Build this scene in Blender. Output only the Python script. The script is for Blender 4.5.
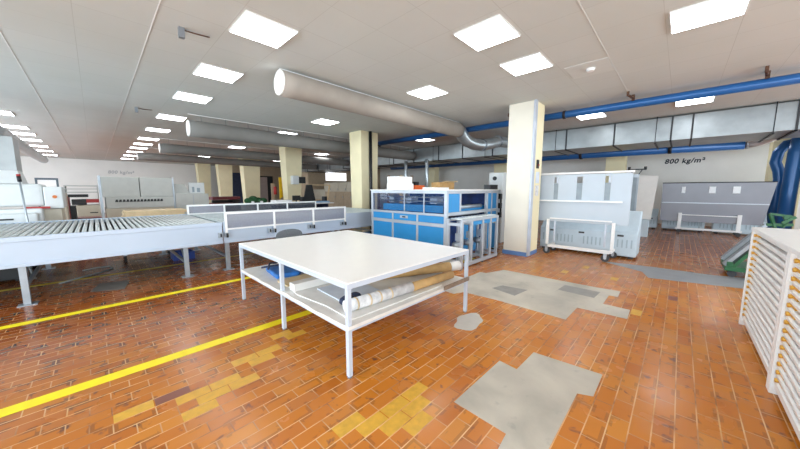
import bpy, bmesh, math, random
from mathutils import Vector, Matrix
random.seed(7)
C = bpy.context.scene.collection
for o in list(bpy.data.objects): bpy.data.objects.remove(o)
S = bpy.context.scene
# ---------------------------------------------------------------- camera
cd = bpy.data.cameras.new('camera'); cam = bpy.data.objects.new('camera', cd); C.objects.link(cam)
cd.sensor_fit = 'HORIZONTAL'; cd.sensor_width = 36; cd.lens = 291/800*36; cd.clip_start = .05; cd.clip_end = 200
cam.location = (0, 0, 1.6)
cam.rotation_euler = (math.radians(90-6.858), 0, math.radians(-46.2))
S.camera = cam
# ---------------------------------------------------------------- world, daylight, exposure
w = bpy.data.worlds.new('daylight'); S.world = w; w.use_nodes = True
w.node_tree.nodes['Background'].inputs[0].default_value = (.85, .93, 1, 1)
w.node_tree.nodes['Background'].inputs[1].default_value = 1.0
S.view_settings.view_transform = 'Standard'; S.view_settings.look = 'None'
S.view_settings.exposure = 0.42; S.view_settings.gamma = 1; S.view_settings.use_curve_mapping = False
PANEL = 10
def window_light(name, loc, rot, sx, sy, power, col):
    l = bpy.data.lights.new(name, 'AREA'); l.shape = 'RECTANGLE'; l.size = sx; l.size_y = sy
    l.energy = power; l.color = col
    o = bpy.data.objects.new(name, l); C.objects.link(o); o.location = loc; o.rotation_euler = rot
R = math.radians
window_light('window_daylight_back', (5.5, -6.85, 1.95), (R(90), 0, 0), 22, 2.3, 720, (.80, .92, 1))
window_light('window_daylight_left', (-6.85, 10, 1.95), (R(90), 0, R(-90)), 32, 2.3, 1500, (.74, .89, 1))
H = 3.6                                                        # ceiling height
# ---------------------------------------------------------------- materials
def rgb(h):
    v = [int(h[i:i+2], 16)/255 for i in (0, 2, 4)]
    return tuple((c/12.92 if c <= .04045 else ((c+.055)/1.055)**2.4) for c in v)+(1,)
def mat(name, col, rough=.5, metal=0, var=.08, scale=6, bump=0, spec=.5, emit=0, trans=0):
    m = bpy.data.materials.new(name); m.use_nodes = True; nt = m.node_tree; b = nt.nodes['Principled BSDF']
    c = rgb(col) if isinstance(col, str) else col
    tc = nt.nodes.new('ShaderNodeTexCoord'); n = nt.nodes.new('ShaderNodeTexNoise')
    n.inputs['Scale'].default_value = scale; n.inputs['Detail'].default_value = 4
    nt.links.new(tc.outputs['Object'], n.inputs['Vector'])
    r = nt.nodes.new('ShaderNodeValToRGB')
    r.color_ramp.elements[0].position = .3; r.color_ramp.elements[1].position = .7
    r.color_ramp.elements[0].color = tuple(max(0, x*(1-var)) for x in c[:3])+(1,)
    r.color_ramp.elements[1].color = tuple(min(1, x*(1+var)) for x in c[:3])+(1,)
    nt.links.new(n.outputs['Fac'], r.inputs['Fac']); nt.links.new(r.outputs['Color'], b.inputs['Base Color'])
    b.inputs['Roughness'].default_value = rough; b.inputs['Metallic'].default_value = metal
    b.inputs['Specular IOR Level'].default_value = spec
    if bump:
        bp = nt.nodes.new('ShaderNodeBump'); bp.inputs['Strength'].default_value = bump; bp.inputs['Distance'].default_value = .02
        nt.links.new(n.outputs['Fac'], bp.inputs['Height']); nt.links.new(bp.outputs['Normal'], b.inputs['Normal'])
    if emit:
        b.inputs['Emission Color'].default_value = (.93, .965, 1, 1); b.inputs['Emission Strength'].default_value = emit
    if trans:
        t = nt.nodes.new('ShaderNodeBsdfTransparent'); mx = nt.nodes.new('ShaderNodeMixShader'); mx.inputs[0].default_value = trans
        nt.links.new(b.outputs[0], mx.inputs[1]); nt.links.new(t.outputs[0], mx.inputs[2])
        nt.links.new(mx.outputs[0], nt.nodes['Material Output'].inputs['Surface'])
    return m
M = dict(
    wall=mat('painted wall', 'eceae6', .8, var=.03, scale=1.5), white=mat('white lacquer', 'f2f2f1', .35, var=.015),
    laminate=mat('white laminate', 'f6f5f2', .3, var=.01), wtube=mat('white steel tube', 'c9d3e0', .35, var=.03),
    board=mat('white board', 'e8e6e2', .6, var=.06, scale=9), brown=mat('brown edging', '8a7767', .6, var=.2, scale=20),
    kraft=mat('kraft paper', 'c19a64', .7, var=.12, scale=9, bump=.1), kraftlight=mat('light cardboard', 'd5bd95', .7, var=.1, scale=7),
    paper=mat('printed white paper', 'd9d8d8', .6, var=.25, scale=16), bluepaper=mat('pale blue paper', 'd8e0ec', .6, var=.08, scale=5),
    vinyl=mat('blue vinyl', '2f74c0', .4, var=.2, scale=14), navy=mat('navy fabric', '2b3550', .7, var=.3, scale=14),
    cream=mat('cream column paint', 'ece7d8', .6, var=.04, scale=2), creamy=mat('yellowed column paint', 'f2e6bf', .65, var=.05, scale=2),
    skirt=mat('blue skirting paint', '5f86bd', .5), tray=mat('grey cable tray', 'c3cad6', .4, .2),
    frame=mat('conveyor side sheet', 'c0cedf', .35, .1, var=.03, scale=2), roller=mat('zinc roller', 'cdd3d3', .32, .3, var=.08, scale=9),
    dark=mat('dark recess', '23272b', .7, var=.2), belt=mat('pale belt', 'bcc8cb', .5, var=.08, scale=5),
    steel=mat('galvanised leg', 'aab2ba', .35, .5, var=.1), alu=mat('aluminium profile', 'bcc2ca', .35, .4, var=.04),
    blue=mat('blue machine panel', '2a8ccb', .35, var=.05, scale=3), dblue=mat('dark blue interior', '1c3a78', .5, var=.35, scale=5),
    glass=mat('smoked machine glass', '1c4f8c', .06, var=.1, trans=.85, spec=.6), glassg=mat('clear grey screen', '9aa3ae', .15, var=.05, trans=.55),
    mesh=mat('grey guard mesh', 'a2a5b2', .25, var=.06, scale=30, trans=.45), meshd=mat('dark guard mesh', '4a4f5a', .3, var=.1, scale=30, trans=.4),
    black=mat('black plastic', '191b1e', .45, var=.2), rubber=mat('dark rubber', '3c3e41', .7, var=.2),
    red=mat('red paint', 'a92b2a', .45, var=.1), dred=mat('dark red paint', '6a1f26', .5, var=.15), orange=mat('orange plastic', 'd8622c', .45, var=.1),
    pipe=mat('blue lacquered pipe', '24609f', .28, .1, var=.07, scale=1.5), fabric=mat('grey textile duct', '9d958c', .85, var=.07, scale=3, bump=.15),
    fabricd=mat('darker textile duct', '7f7d79', .85, var=.09, scale=2, bump=.15), cap=mat('white duct cap', 'e9e6e2', .6),
    galv=mat('galvanised sheet', 'a1a7a9', .36, .6, var=.12, scale=3), galvr=mat('galvanised round duct', 'b4bcc0', .28, .7, var=.12, scale=4),
    grey=mat('light grey machine paint', 'c3c5c0', .45, var=.04), beige=mat('beige machine paint', 'cdc5b3', .5, var=.05),
    offw=mat('off white machine paint', 'dcdfdf', .4, var=.03), milky=mat('milky plastic sheet', 'bcc7d1', .35, var=.03, scale=3),
    lou=mat('pale blue plastic', 'c8d8e2', .4, var=.04), slot=mat('grey translucent slot', '8f9ba3', .4, var=.1), louv=mat('louvre gap', 'a9bcc6', .5),
    gpanel=mat('grey acrylic panel', '8e8f98', .25, var=.05, scale=1.5), gpale=mat('white reflective label', 'f0f3f5', .3),
    bpanel=mat('pale beige board', 'e6e3de', .6, var=.03), green=mat('green machine paint', '2b6440', .4, var=.12), dgreen=mat('dark green cloth', '23502c', .8, var=.4, scale=12),
    gold=mat('brass handle', 'd9a53f', .35, .3, var=.15), wood=mat('birch wood', 'dcc39a', .6, var=.1, scale=8), cab=mat('beige cupboard', 'b8a58c', .6, var=.07),
    dwood=mat('brown wood', '8d6a48', .6, var=.15), yellow=mat('yellow floor tape', 'fbe40c', .45, var=.07, scale=8), yel=mat('yellow plastic', 'f0c21c', .5),
    ink=mat('black lettering', '24303a', .7), rust=mat('rusty bracket', '5a3d2c', .6, .3, var=.3, scale=30), bolt=mat('screw metal', '8a8f95', .4, .6),
    cable=mat('grey cable', '9aa0a0', .6), bluecrate=mat('blue crate plastic', '23418f', .5), lum=mat('lamp diffuser', 'ffffff', .5, emit=PANEL),
    dial=mat('orange emblem', 'd4783a', .5), lit=mat('lit window', 'ffffff', .5, emit=1.1), tile=mat('ceiling detector panel', 'd9dcd9', .8, var=.02))
def N(nt, t, **k):
    n = nt.nodes.new(t)
    for a, v in k.items(): setattr(n, a, v)
    return n
def ramp(nt, src, els):
    r = N(nt, 'ShaderNodeValToRGB')
    while len(r.color_ramp.elements) < len(els): r.color_ramp.elements.new(.5)
    for e, (p, c) in zip(r.color_ramp.elements, els): e.position = p; e.color = c if isinstance(c, tuple) else rgb(c)
    nt.links.new(src, r.inputs['Fac']); return r.outputs['Color']
def mixc(nt, fac, a, b, mode='MIX'):
    n = N(nt, 'ShaderNodeMix', data_type='RGBA', blend_type=mode)
    for s, v in ((0, fac), (6, a), (7, b)):
        if hasattr(v, 'is_output'): nt.links.new(v, n.inputs[s])
        else: n.inputs[s].default_value = v
    return n.outputs[2]
def noise(nt, vec, scale, det=3, dist=0):
    n = N(nt, 'ShaderNodeTexNoise'); n.inputs['Scale'].default_value = scale; n.inputs['Detail'].default_value = det
    n.inputs['Distortion'].default_value = dist; nt.links.new(vec, n.inputs['Vector']); return n.outputs['Fac']
def floor_material():
    m = bpy.data.materials.new('terracotta clinker floor'); m.use_nodes = True; nt = m.node_tree; b = nt.nodes['Principled BSDF']
    tc = N(nt, 'ShaderNodeTexCoord').outputs['Object']
    mp = N(nt, 'ShaderNodeMapping'); mp.inputs['Location'].default_value = (.05, -.01, 0); nt.links.new(tc, mp.inputs[0])
    def brick(mortar, smooth, c1, c2, cm):
        k = N(nt, 'ShaderNodeTexBrick'); k.offset = .5; k.squash = 1
        k.inputs['Scale'].default_value = 1; k.inputs['Brick Width'].default_value = .2245; k.inputs['Row Height'].default_value = .1113
        k.inputs['Mortar Size'].default_value = mortar; k.inputs['Mortar Smooth'].default_value = smooth
        k.inputs['Color1'].default_value = c1; k.inputs['Color2'].default_value = c2; k.inputs['Mortar'].default_value = cm
        nt.links.new(mp.outputs[0], k.inputs['Vector']); return k
    k = brick(.0042, .2, (0, 0, 0, 1), (1, 1, 1, 1), (.5, .5, .5, 1))
    tile = ramp(nt, k.outputs['Color'], [(0, 'b06328'), (.12, 'be6f2c'), (.35, 'cc8030'), (.6, 'c3742a'), (.82, 'd38c38'), (1, 'b9723e')])
    big = noise(nt, tc, .45, 3)
    tile = mixc(nt, ramp(nt, big, [(.35, (0, 0, 0, 1)), (.7, (1, 1, 1, 1))]), tile, mixc(nt, .5, tile, rgb('ca7a22')))
    # browner tile tint that builds up towards the far Y and X sides
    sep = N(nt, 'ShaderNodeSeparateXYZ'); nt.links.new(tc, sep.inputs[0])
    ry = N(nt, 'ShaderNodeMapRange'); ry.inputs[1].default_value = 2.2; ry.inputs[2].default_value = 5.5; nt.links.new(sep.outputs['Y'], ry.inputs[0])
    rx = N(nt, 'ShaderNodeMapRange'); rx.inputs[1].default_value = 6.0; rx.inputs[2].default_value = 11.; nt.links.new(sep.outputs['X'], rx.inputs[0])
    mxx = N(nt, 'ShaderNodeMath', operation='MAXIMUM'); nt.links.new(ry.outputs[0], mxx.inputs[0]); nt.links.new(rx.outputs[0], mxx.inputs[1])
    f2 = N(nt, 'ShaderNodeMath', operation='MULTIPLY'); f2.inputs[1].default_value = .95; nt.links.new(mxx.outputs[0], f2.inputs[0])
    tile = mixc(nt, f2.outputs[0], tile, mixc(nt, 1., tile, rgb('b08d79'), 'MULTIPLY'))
    # dark scuffs elongated on some tiles
    k2 = brick(.0035, .2, (0, 0, 0, 1), (1, 1, 1, 1), (0, 0, 0, 1)); k2.offset = .5
    sc = noise(nt, tc, 8.5, 3, .25)
    scf = ramp(nt, sc, [(.635, (0, 0, 0, 1)), (.70, (.8, .8, .8, 1))])
    tile = mixc(nt, scf, tile, rgb('6a4a3e'))
    kb = brick(.026, .1, (0, 0, 0, 1), (1, 1, 1, 1), (0, 0, 0, 1))
    sp = ramp(nt, noise(nt, tc, 6, 2), [(.545, (0, 0, 0, 1)), (.565, (1, 1, 1, 1))])
    m1 = N(nt, 'ShaderNodeMath', operation='MULTIPLY'); nt.links.new(kb.outputs['Fac'], m1.inputs[0]); nt.links.new(sp, m1.inputs[1])
    m2 = N(nt, 'ShaderNodeMath', operation='MULTIPLY_ADD'); m2.inputs[1].default_value = .72; m2.inputs[2].default_value = .28; nt.links.new(ry.outputs[0], m2.inputs[0])
    m3 = N(nt, 'ShaderNodeMath', operation='MULTIPLY'); nt.links.new(m1.outputs[0], m3.inputs[0]); nt.links.new(m2.outputs[0], m3.inputs[1])
    tile = mixc(nt, m3.outputs[0], tile, rgb('302b2e'))
    pale = ramp(nt, noise(nt, tc, 1.3, 5, .5), [(.55, (0, 0, 0, 1)), (.8, (.35, .35, .35, 1))])
    tile = mixc(nt, pale, tile, rgb('c69a80'))
    mort = ramp(nt, noise(nt, tc, 3, 3), [(.35, 'a06a44'), (.5, 'e0ac74'), (.7, 'edc692')])
    joint = mixc(nt, .3, mort, rgb('8a5a3e'))                      # cross joints are dirtier than the long joints
    sx = N(nt, 'ShaderNodeMath', operation='MULTIPLY_ADD'); sx.inputs[1].default_value = 1/.1113; sx.inputs[2].default_value = -.01/.1113; nt.links.new(sep.outputs['Y'], sx.inputs[0])
    fr = N(nt, 'ShaderNodeMath', operation='PINGPONG'); fr.inputs[1].default_value = .5; nt.links.new(sx.outputs[0], fr.inputs[0])
    lt = N(nt, 'ShaderNodeMath', operation='LESS_THAN'); lt.inputs[1].default_value = .034; nt.links.new(fr.outputs[0], lt.inputs[0])
    col = mixc(nt, k.outputs['Fac'], tile, joint)
    col = mixc(nt, lt.outputs[0], col, mort)
    nt.links.new(col, b.inputs['Base Color'])
    nr = noise(nt, tc, 2.2, 4)
    rr = N(nt, 'ShaderNodeMapRange'); rr.inputs[3].default_value = .14; rr.inputs[4].default_value = .36; nt.links.new(nr, rr.inputs[0]); nt.links.new(rr.outputs[0], b.inputs['Roughness'])
    b.inputs['Specular IOR Level'].default_value = .38
    bp = N(nt, 'ShaderNodeBump'); bp.invert = True; bp.inputs['Strength'].default_value = .35; bp.inputs['Distance'].default_value = .004
    nt.links.new(k.outputs['Fac'], bp.inputs['Height']); nt.links.new(bp.outputs[0], b.inputs['Normal'])
    return m
def ceiling_material():
    m = bpy.data.materials.new('square ceiling tiles'); m.use_nodes = True; nt = m.node_tree; b = nt.nodes['Principled BSDF']
    tc = N(nt, 'ShaderNodeTexCoord').outputs['Object']
    mp = N(nt, 'ShaderNodeMapping'); mp.inputs['Location'].default_value = (0, -.30, 0); nt.links.new(tc, mp.inputs[0])
    k = N(nt, 'ShaderNodeTexBrick'); k.offset = 0; k.inputs['Scale'].default_value = 1
    k.inputs['Brick Width'].default_value = .66; k.inputs['Row Height'].default_value = .66; k.inputs['Mortar Size'].default_value = .004; k.inputs['Mortar Smooth'].default_value = .5
    k.inputs['Color1'].default_value = rgb('d0d3d0'); k.inputs['Color2'].default_value = rgb('d4d7d4'); k.inputs['Mortar'].default_value = rgb('bdbfba')
    nt.links.new(mp.outputs[0], k.inputs['Vector'])
    f = ramp(nt, noise(nt, tc, .8, 3), [(.4, (0, 0, 0, 1)), (.75, (.5, .5, .5, 1))])
    nt.links.new(mixc(nt, f, k.outputs['Color'], rgb('c8ccc6')), b.inputs['Base Color']); b.inputs['Roughness'].default_value = .85
    return m
def concrete_material():
    m = bpy.data.materials.new('grey screed patch'); m.use_nodes = True; nt = m.node_tree; b = nt.nodes['Principled BSDF']
    tc = N(nt, 'ShaderNodeTexCoord').outputs['Object']
    c = ramp(nt, noise(nt, tc, 2.2, 6, .4), [(.3, 'a8a295'), (.5, 'bfb8aa'), (.7, 'cfc8b9')])
    c = mixc(nt, ramp(nt, noise(nt, tc, 9, 5), [(.62, (0, 0, 0, 1)), (.75, (.5, .5, .5, 1))]), c, rgb('8f8a80'))
    nt.links.new(c, b.inputs['Base Color']); b.inputs['Roughness'].default_value = .55
    return m
M['floor'] = floor_material(); M['ceil'] = ceiling_material(); M['concrete'] = concrete_material()
M['darkpatch'] = mat('darker screed', '8d8a84', .6, var=.12, scale=8); M['ytile'] = mat('yellow painted tile', 'd8a638', .45, var=.12, scale=18)
M['greysheet'] = mat('grey floor plate', '77736e', .5, var=.1, scale=9); M['ptile'] = mat('purple brown tile', '86503f', .45, var=.1)
# ---------------------------------------------------------------- helpers
ORG = {}
def tag(o, label=None, cat=None, group=None, kind=None):
    for k, v in (('label', label), ('category', cat), ('group', group), ('kind', kind)):
        if v: o[k] = v
    return o
def thing(name, loc, label, cat, group=None):
    o = bpy.data.objects.new(name, None); o.empty_display_size = .1; C.objects.link(o); o.location = loc
    ORG[o] = Vector(loc); return tag(o, label, cat, group)
class MB:
    def __init__(s): s.bm = bmesh.new()
    def box(s, a, b, m=None):
        x0, y0, z0 = [min(a[i], b[i]) for i in range(3)]; x1, y1, z1 = [max(a[i], b[i]) for i in range(3)]
        v = [s.bm.verts.new(Vector(p) if m is None else m @ Vector(p)) for p in
             ((x0,y0,z0),(x1,y0,z0),(x1,y1,z0),(x0,y1,z0),(x0,y0,z1),(x1,y0,z1),(x1,y1,z1),(x0,y1,z1))]
        for f in ((0,3,2,1),(4,5,6,7),(0,1,5,4),(1,2,6,5),(2,3,7,6),(3,0,4,7)): s.bm.faces.new([v[i] for i in f])
        return s
    def bar(s, p, q, wd, ht=None, up=(0,0,1)):                    # rectangular bar from p to q
        p, q = Vector(p), Vector(q); d = (q-p); L = d.length; d.normalize(); ht = ht or wd
        u = Vector(up)
        if abs(d.dot(u)) > .98: u = Vector((0,1,0)) if abs(d.y) < .9 else Vector((1,0,0))
        x = d.cross(u).normalized(); u = x.cross(d).normalized()
        m = Matrix((x, d, u)).transposed().to_4x4(); m.translation = p
        return s.box((-wd/2, 0, -ht/2), (wd/2, L, ht/2), m)
    def path(s, pts, r, seg=12, cap=True):
        pts = [Vector(p) for p in pts]; rs = r if isinstance(r, (list, tuple)) else [r]*len(pts); rings = []
        ref = None
        for i, p in enumerate(pts):
            d = (pts[min(i+1, len(pts)-1)]-pts[max(i-1, 0)]).normalized()
            if ref is None: ref = Vector((0,0,1)) if abs(d.z) < .9 else Vector((1,0,0))
            a = d.cross(ref).normalized(); b = a.cross(d).normalized(); ref = b
            rings.append([s.bm.verts.new(p+(a*math.cos(2*math.pi*j/seg)+b*math.sin(2*math.pi*j/seg))*rs[i]) for j in range(seg)])
        for A, B in zip(rings, rings[1:]):
            for j in range(seg):
                f = s.bm.faces.new((A[j], A[(j+1) % seg], B[(j+1) % seg], B[j])); f.smooth = True
        if cap: s.bm.faces.new(rings[0][::-1]); s.bm.faces.new(rings[-1])
        return s
    def cyl(s, p, q, r, seg=12, r2=None): return s.path([p, q], [r, r if r2 is None else r2], seg)
    def prism(s, poly, z0, z1, m=None):                            # polygon in xy extruded in z
        m = m or Matrix()
        lo = [s.bm.verts.new(m @ Vector((x, y, z0))) for x, y in poly]; hi = [s.bm.verts.new(m @ Vector((x, y, z1))) for x, y in poly]
        n = len(poly); s.bm.faces.new(lo[::-1]); s.bm.faces.new(hi)
        for i in range(n): s.bm.faces.new((lo[i], lo[(i+1) % n], hi[(i+1) % n], hi[i]))
        return s
    def ball(s, c, r, sz=(1,1,1), seg=12):
        m = Matrix.Translation(c) @ Matrix.Diagonal((*sz, 1))
        g = bmesh.ops.create_uvsphere(s.bm, u_segments=seg, v_segments=seg//2+2, radius=r, matrix=m)
        for v in g['verts']:
            for f in v.link_faces: f.smooth = True
        return s
    def pieces(s, name, material, parent, bevel=0):                # every loose piece becomes a part of its own
        seen = set(); s.bm.verts.ensure_lookup_table()
        for v in list(s.bm.verts):
            if v in seen: continue
            isl = [v]; seen.add(v)
            for a in isl:
                for e in a.link_edges:
                    o = e.other_vert(a)
                    if o not in seen: seen.add(o); isl.append(o)
            n = MB(); mp = {a: n.bm.verts.new(a.co) for a in isl}
            for f in {f for a in isl for f in a.link_faces}:
                g = n.bm.faces.new([mp[a] for a in f.verts]); g.smooth = f.smooth
            n.build(name, material, parent, bevel)
        s.bm.free()
    def build(s, name, material, parent=None, bevel=0, label=None):
        me = bpy.data.meshes.new(name); bmesh.ops.recalc_face_normals(s.bm, faces=s.bm.faces[:])
        if parent is not None:
            bmesh.ops.translate(s.bm, verts=s.bm.verts[:], vec=-ORG[parent])
        s.bm.to_mesh(me); s.bm.free(); me.materials.append(M[material] if isinstance(material, str) else material)
        o = bpy.data.objects.new(name, me); C.objects.link(o)
        if parent is not None: o.parent = parent; ORG[o] = ORG[parent]
        else: ORG[o] = Vector((0,0,0))
        if bevel:
            b = o.modifiers.new('edge', 'BEVEL'); b.width = bevel; b.segments = 2; b.limit_method = 'ANGLE'
        if label: o['label'] = label
        return o
def struct(o): o['kind'] = 'structure'; return o
def kids(o): return [c for c in bpy.data.objects if c.parent == o]
def copy_tree(o, parent=None, ch=None):
    c = o.copy(); C.objects.link(c); c.parent = parent
    for k in kids(o): copy_tree(k, c)
    return c
def lone(mb, name, m, label, cat, group=None, bevel=0):
    return tag(mb.build(name, m, None, bevel), label, cat, group)
# ---------------------------------------------------------------- room shell
X0, X1, Y0, Y1 = -7., 18.5, -7., 29.
struct(MB().box((X0, Y0, -.1), (X1, Y1, 0)).build('floor', 'floor'))
struct(MB().box((X0, Y0, H), (X1, Y1, H+.15)).build('ceiling', 'ceil'))
struct(MB().box((X1, Y0, 0), (X1+.2, Y1, H)).build('wall_right', 'wall'))
struct(MB().box((X0, Y1, 0), (X1, Y1+.2, H)).build('wall_far', 'wall'))
b = MB(); b.box((X0-.2, Y0, 0), (X0, Y1, .8)); b.box((X0-.2, Y0, 3.1), (X0, Y1, H))
for y in (-7, -1, 5, 11, 17, 23, 28.6): b.box((X0-.2, y, .8), (X0, y+.4, 3.1))
struct(b.build('wall_left', 'wall'))
b = MB(); b.box((X0, Y0-.2, 0), (X1, Y0, .8)); b.box((X0, Y0-.2, 3.1), (X1, Y0, H))
for x in (-7, -1, 5, 11, 17, 18.1): b.box((x, Y0-.2, .8), (x+.4, Y0, 3.1))
struct(b.build('wall_back', 'wall'))
# partition and doors in the far right corner of the hall
b = MB(); b.box((7.2, 27.2, 0), (X1, 27.4, H)); struct(b.build('wall_partition', 'cab'))
b = MB(); b.box((9.7, 27.1, 0), (10.0, 27.19, 2.8)); b.box((10.9, 27.1, 0), (11.4, 27.19, 2.8)); b.box((10.0, 27.1, 2.7), (10.9, 27.19, 2.8)); struct(b.build('door_1', 'black'))
struct(MB().box((7.4, 27.1, 0), (9.2, 27.19, 3.0)).build('door_2', 'navy'))
struct(MB().box((10.0, 27.1, 0), (10.9, 27.18, 2.7)).build('door_3', mat('pinkish door', 'b9a7a0', .6)))
# ceiling joint strips
b = MB()
for x in (-.66, .66): b.box((x-.005, Y0, H-.004), (x+.005, Y1, H-.0005))
struct(b.build('trim_1', 'white'))
struct(MB().box((3.72, .955, H-.004), (8.1, .967, H-.0005)).build('trim_2', 'tile'))
# ---------------------------------------------------------------- floor markings and patches
def flat(poly, name, m, z=.0015):
    return struct(MB().prism(poly, .0003, z).build(name, m))
def rect(x0, y0, x1, y1): return [(x0, y0), (x1, y0), (x1, y1), (x0, y1)]
flat(rect(-6, 3.335, 6.0, 3.465), 'floor_stripe', 'yellow', .002)
flat(rect(-6, 5.51, 4.9, 5.63), 'floor_stripe', 'yellow', .002)
flat(rect(-6, 7.62, 9, 7.72), 'floor_stripe', mat('worn yellow tape', 'd0b32e', .5, var=.2), .002)
flat([(1.75, 1.11), (2.5, 1.1), (2.48, .93), (2.87, .92), (2.92, .36), (2.55, .36), (2.5, .46), (1.5, .46), (1.52, .68), (1.74, .70)], 'floor_patch', 'concrete')
flat([(3.88, 2.33), (3.7, 2.40), (3.72, 2.71), (5.07, 2.70), (5.08, 2.58), (5.54, 2.43), (5.58, .88), (5.62, .56), (5.29, .55), (5.28, .66), (4.82, .66), (4.82, .36), (4.45, .35), (4.42, .89), (3.9, .9), (3.92, 1.81)], 'floor_patch', 'concrete')
flat([(7.75, 1.15), (7.9, .3), (7.9, -.5), (8.3, -1.8), (7.3, -1.8), (7.15, -.83), (6.86, .3), (7.29, .42)], 'floor_patch', mat('blue grey screed', '93969a', .5, var=.12, scale=4))
pts = []
for i in range(22):
    a = 2*math.pi*i/22; rr = .19*(1+.16*math.sin(2*a+.6)+.09*math.sin(5*a)); pts.append((3.03+rr*1.25*math.cos(a), 1.74+rr*.85*math.sin(a)))
flat(pts, 'floor_patch', mat('pale filler', 'c9c5bb', .5, var=.08))
flat([(4.36, 2.1), (4.27, 1.69), (4.67, 1.64), (4.6, 2.03)], 'floor_patch', 'darkpatch', .002)
flat([(5.02, 1.3), (5.0, .8), (5.35, .78), (5.36, 1.28)], 'floor_patch', 'darkpatch', .002)
flat([(-.19, 6.57), (-.08, 7.05), (.3, 6.95), (.2, 6.36)], 'floor_patch', 'greysheet')
def tile_at(x, y, m, w=1):
    ro = round((y-.01)/.1113-.5); off = 0 if ro % 2 == 0 else .5
    co = round((x+.05)/.2245-.5-off)
    if (co, ro) in DONE: return
    DONE.add((co, ro)); x0 = (co+off)*.2245-.05; y0 = ro*.1113+.01
    flat(rect(x0+.004, y0+.004, x0+.2205, y0+.1073), 'floor_tile', m, .0012)
DONE = set()
for x, y in ((1.17, 1.50), (1.12, 1.38), (1.36, 1.38), (1.25, 1.27), (1.47, 1.27), (1.55, 1.40), (1.36, 1.16), (.12, 2.72), (.32, 2.62), (.45, 2.5), (.30, 2.38), (.5, 2.38), (.68, 2.5), (.62, 2.62), (.85, 2.72), (.95, 2.84), (1.15, 2.84), (1.35, 2.95), (1.2, 3.06), (4.75, .3), (6.35, .75), (6.95, 1.3), (6.2, 1.55)):
    tile_at(x, y, 'ytile')
for x, y in ((.28, 2.75), (5.82, -.06)): tile_at(x, y, 'ptile')
# ---------------------------------------------------------------- columns
def column(name, x0, y0, x1, y1, m, m2, tp, label):
    t = thing(name, ((x0+x1)/2, (y0+y1)/2, 0), label, 'column', 'cream columns of the hall')
    b = MB()
    lo = [(x0+tp, y0+tp), (x1-tp, y0+tp), (x1-tp, y1-tp), (x0+tp, y1-tp)]; hi = rect(x0, y0, x1, y1)
    L = [b.bm.verts.new((x, y, 0)) for x, y in lo]; U = [b.bm.verts.new((x, y, H)) for x, y in hi]
    b.bm.faces.new(L[::-1]); b.bm.faces.new(U)
    for i in range(4): b.bm.faces.new((L[i], L[(i+1) % 4], U[(i+1) % 4], U[i]))
    b.build('shaft', m, t, .012)
    b = MB(); e = .012
    for a, c in (((x0+tp-e, y0+tp-e), (x1-tp+e, y0+tp)), ((x0+tp-e, y1-tp), (x1-tp+e, y1-tp+e)), ((x0+tp-e, y0+tp), (x0+tp, y1-tp)), ((x1-tp, y0+tp), (x1-tp+e, y1-tp))):
        b.box((a[0], a[1], 0), (c[0], c[1], .1))
    b.build('skirting', 'skirt', t)
    return t
cm = column('column', 7.02, 2.54, 7.66, 3.12, 'cream', 'creamy', 0, 'cream square column with blue skirting right of the blue machine')
b = MB().box((7.0, 2.50, .02), (7.14, 2.54, H)); b.build('cable_tray', 'tray', cm)
b = MB().box((7.14, 2.525, .1), (7.66, 2.54, H)); b.build('side_panel', 'creamy', cm)
column('column', 6.42, 8.0, 7.2, 8.65, 'creamy', 'creamy', .04, 'cream column with black downpipe behind the blue machine')
column('column', 6.27, 13.4, 7.12, 14.05, 'creamy', 'creamy', .12, 'cream column carrying the grey control box and small monitor')
column('column', 6.20, 18.8, 7.2, 19.5, 'creamy', 'creamy', .12, 'cream column standing behind the green covered bench')
column('column', 6.30, 24.2, 7.25, 24.9, 'creamy', 'creamy', .12, 'far cream column left of the dark doorway')
column('column', 5.60, 26.9, 6.5, 27.6, 'creamy', 'creamy', .12, 'farthest cream column behind the grey machine')
for y, l in ((1.95, 'cream wall pier behind the white screen trolley'), (7.6, 'cream wall pier seen above the blue machine'), (12.9, 'cream wall pier behind the galvanised drop pipes'), (-3.0, 'cream wall pier beside the blue riser pipes')):
    column('wall_pier', 17.0, y, 17.6, y+.75, 'creamy', 'creamy', 0, l)
column('column', 15.2, -4.0, 16.0, -2.95, 'creamy', 'creamy', 0, 'cream column at the right edge behind the blue riser pipes')
lone(MB().cyl((6.8, 7.95, 0), (6.8, 7.95, H-.002), .055, 14), 'downpipe', 'black', 'black vertical downpipe on the front of the cream column behind the blue machine', 'pipe')
# small signs and boxes on the main column
t = thing('switch_box', (7.4, 2.5, 2.25), 'small black and white wall switch high on the cream column', 'switch')
MB().box((7.3, 2.50, 2.1), (7.42, 2.524, 2.3)).build('housing', 'black', t); MB().box((7.36, 2.485, 2.16), (7.40, 2.5, 2.2)).pieces('button', 'red', t)
t = thing('notice_sheets', (7.5, 2.5, 1.7), 'pale blue and white notices pinned on the cream column', 'notice')
MB().box((7.3, 2.512, 1.75), (7.5, 2.524, 2.02)).build('upper_sheet', 'bluepaper', t); MB().box((7.3, 2.512, 1.45), (7.5, 2.524, 1.7)).build('lower_sheet', 'paper', t)
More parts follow.
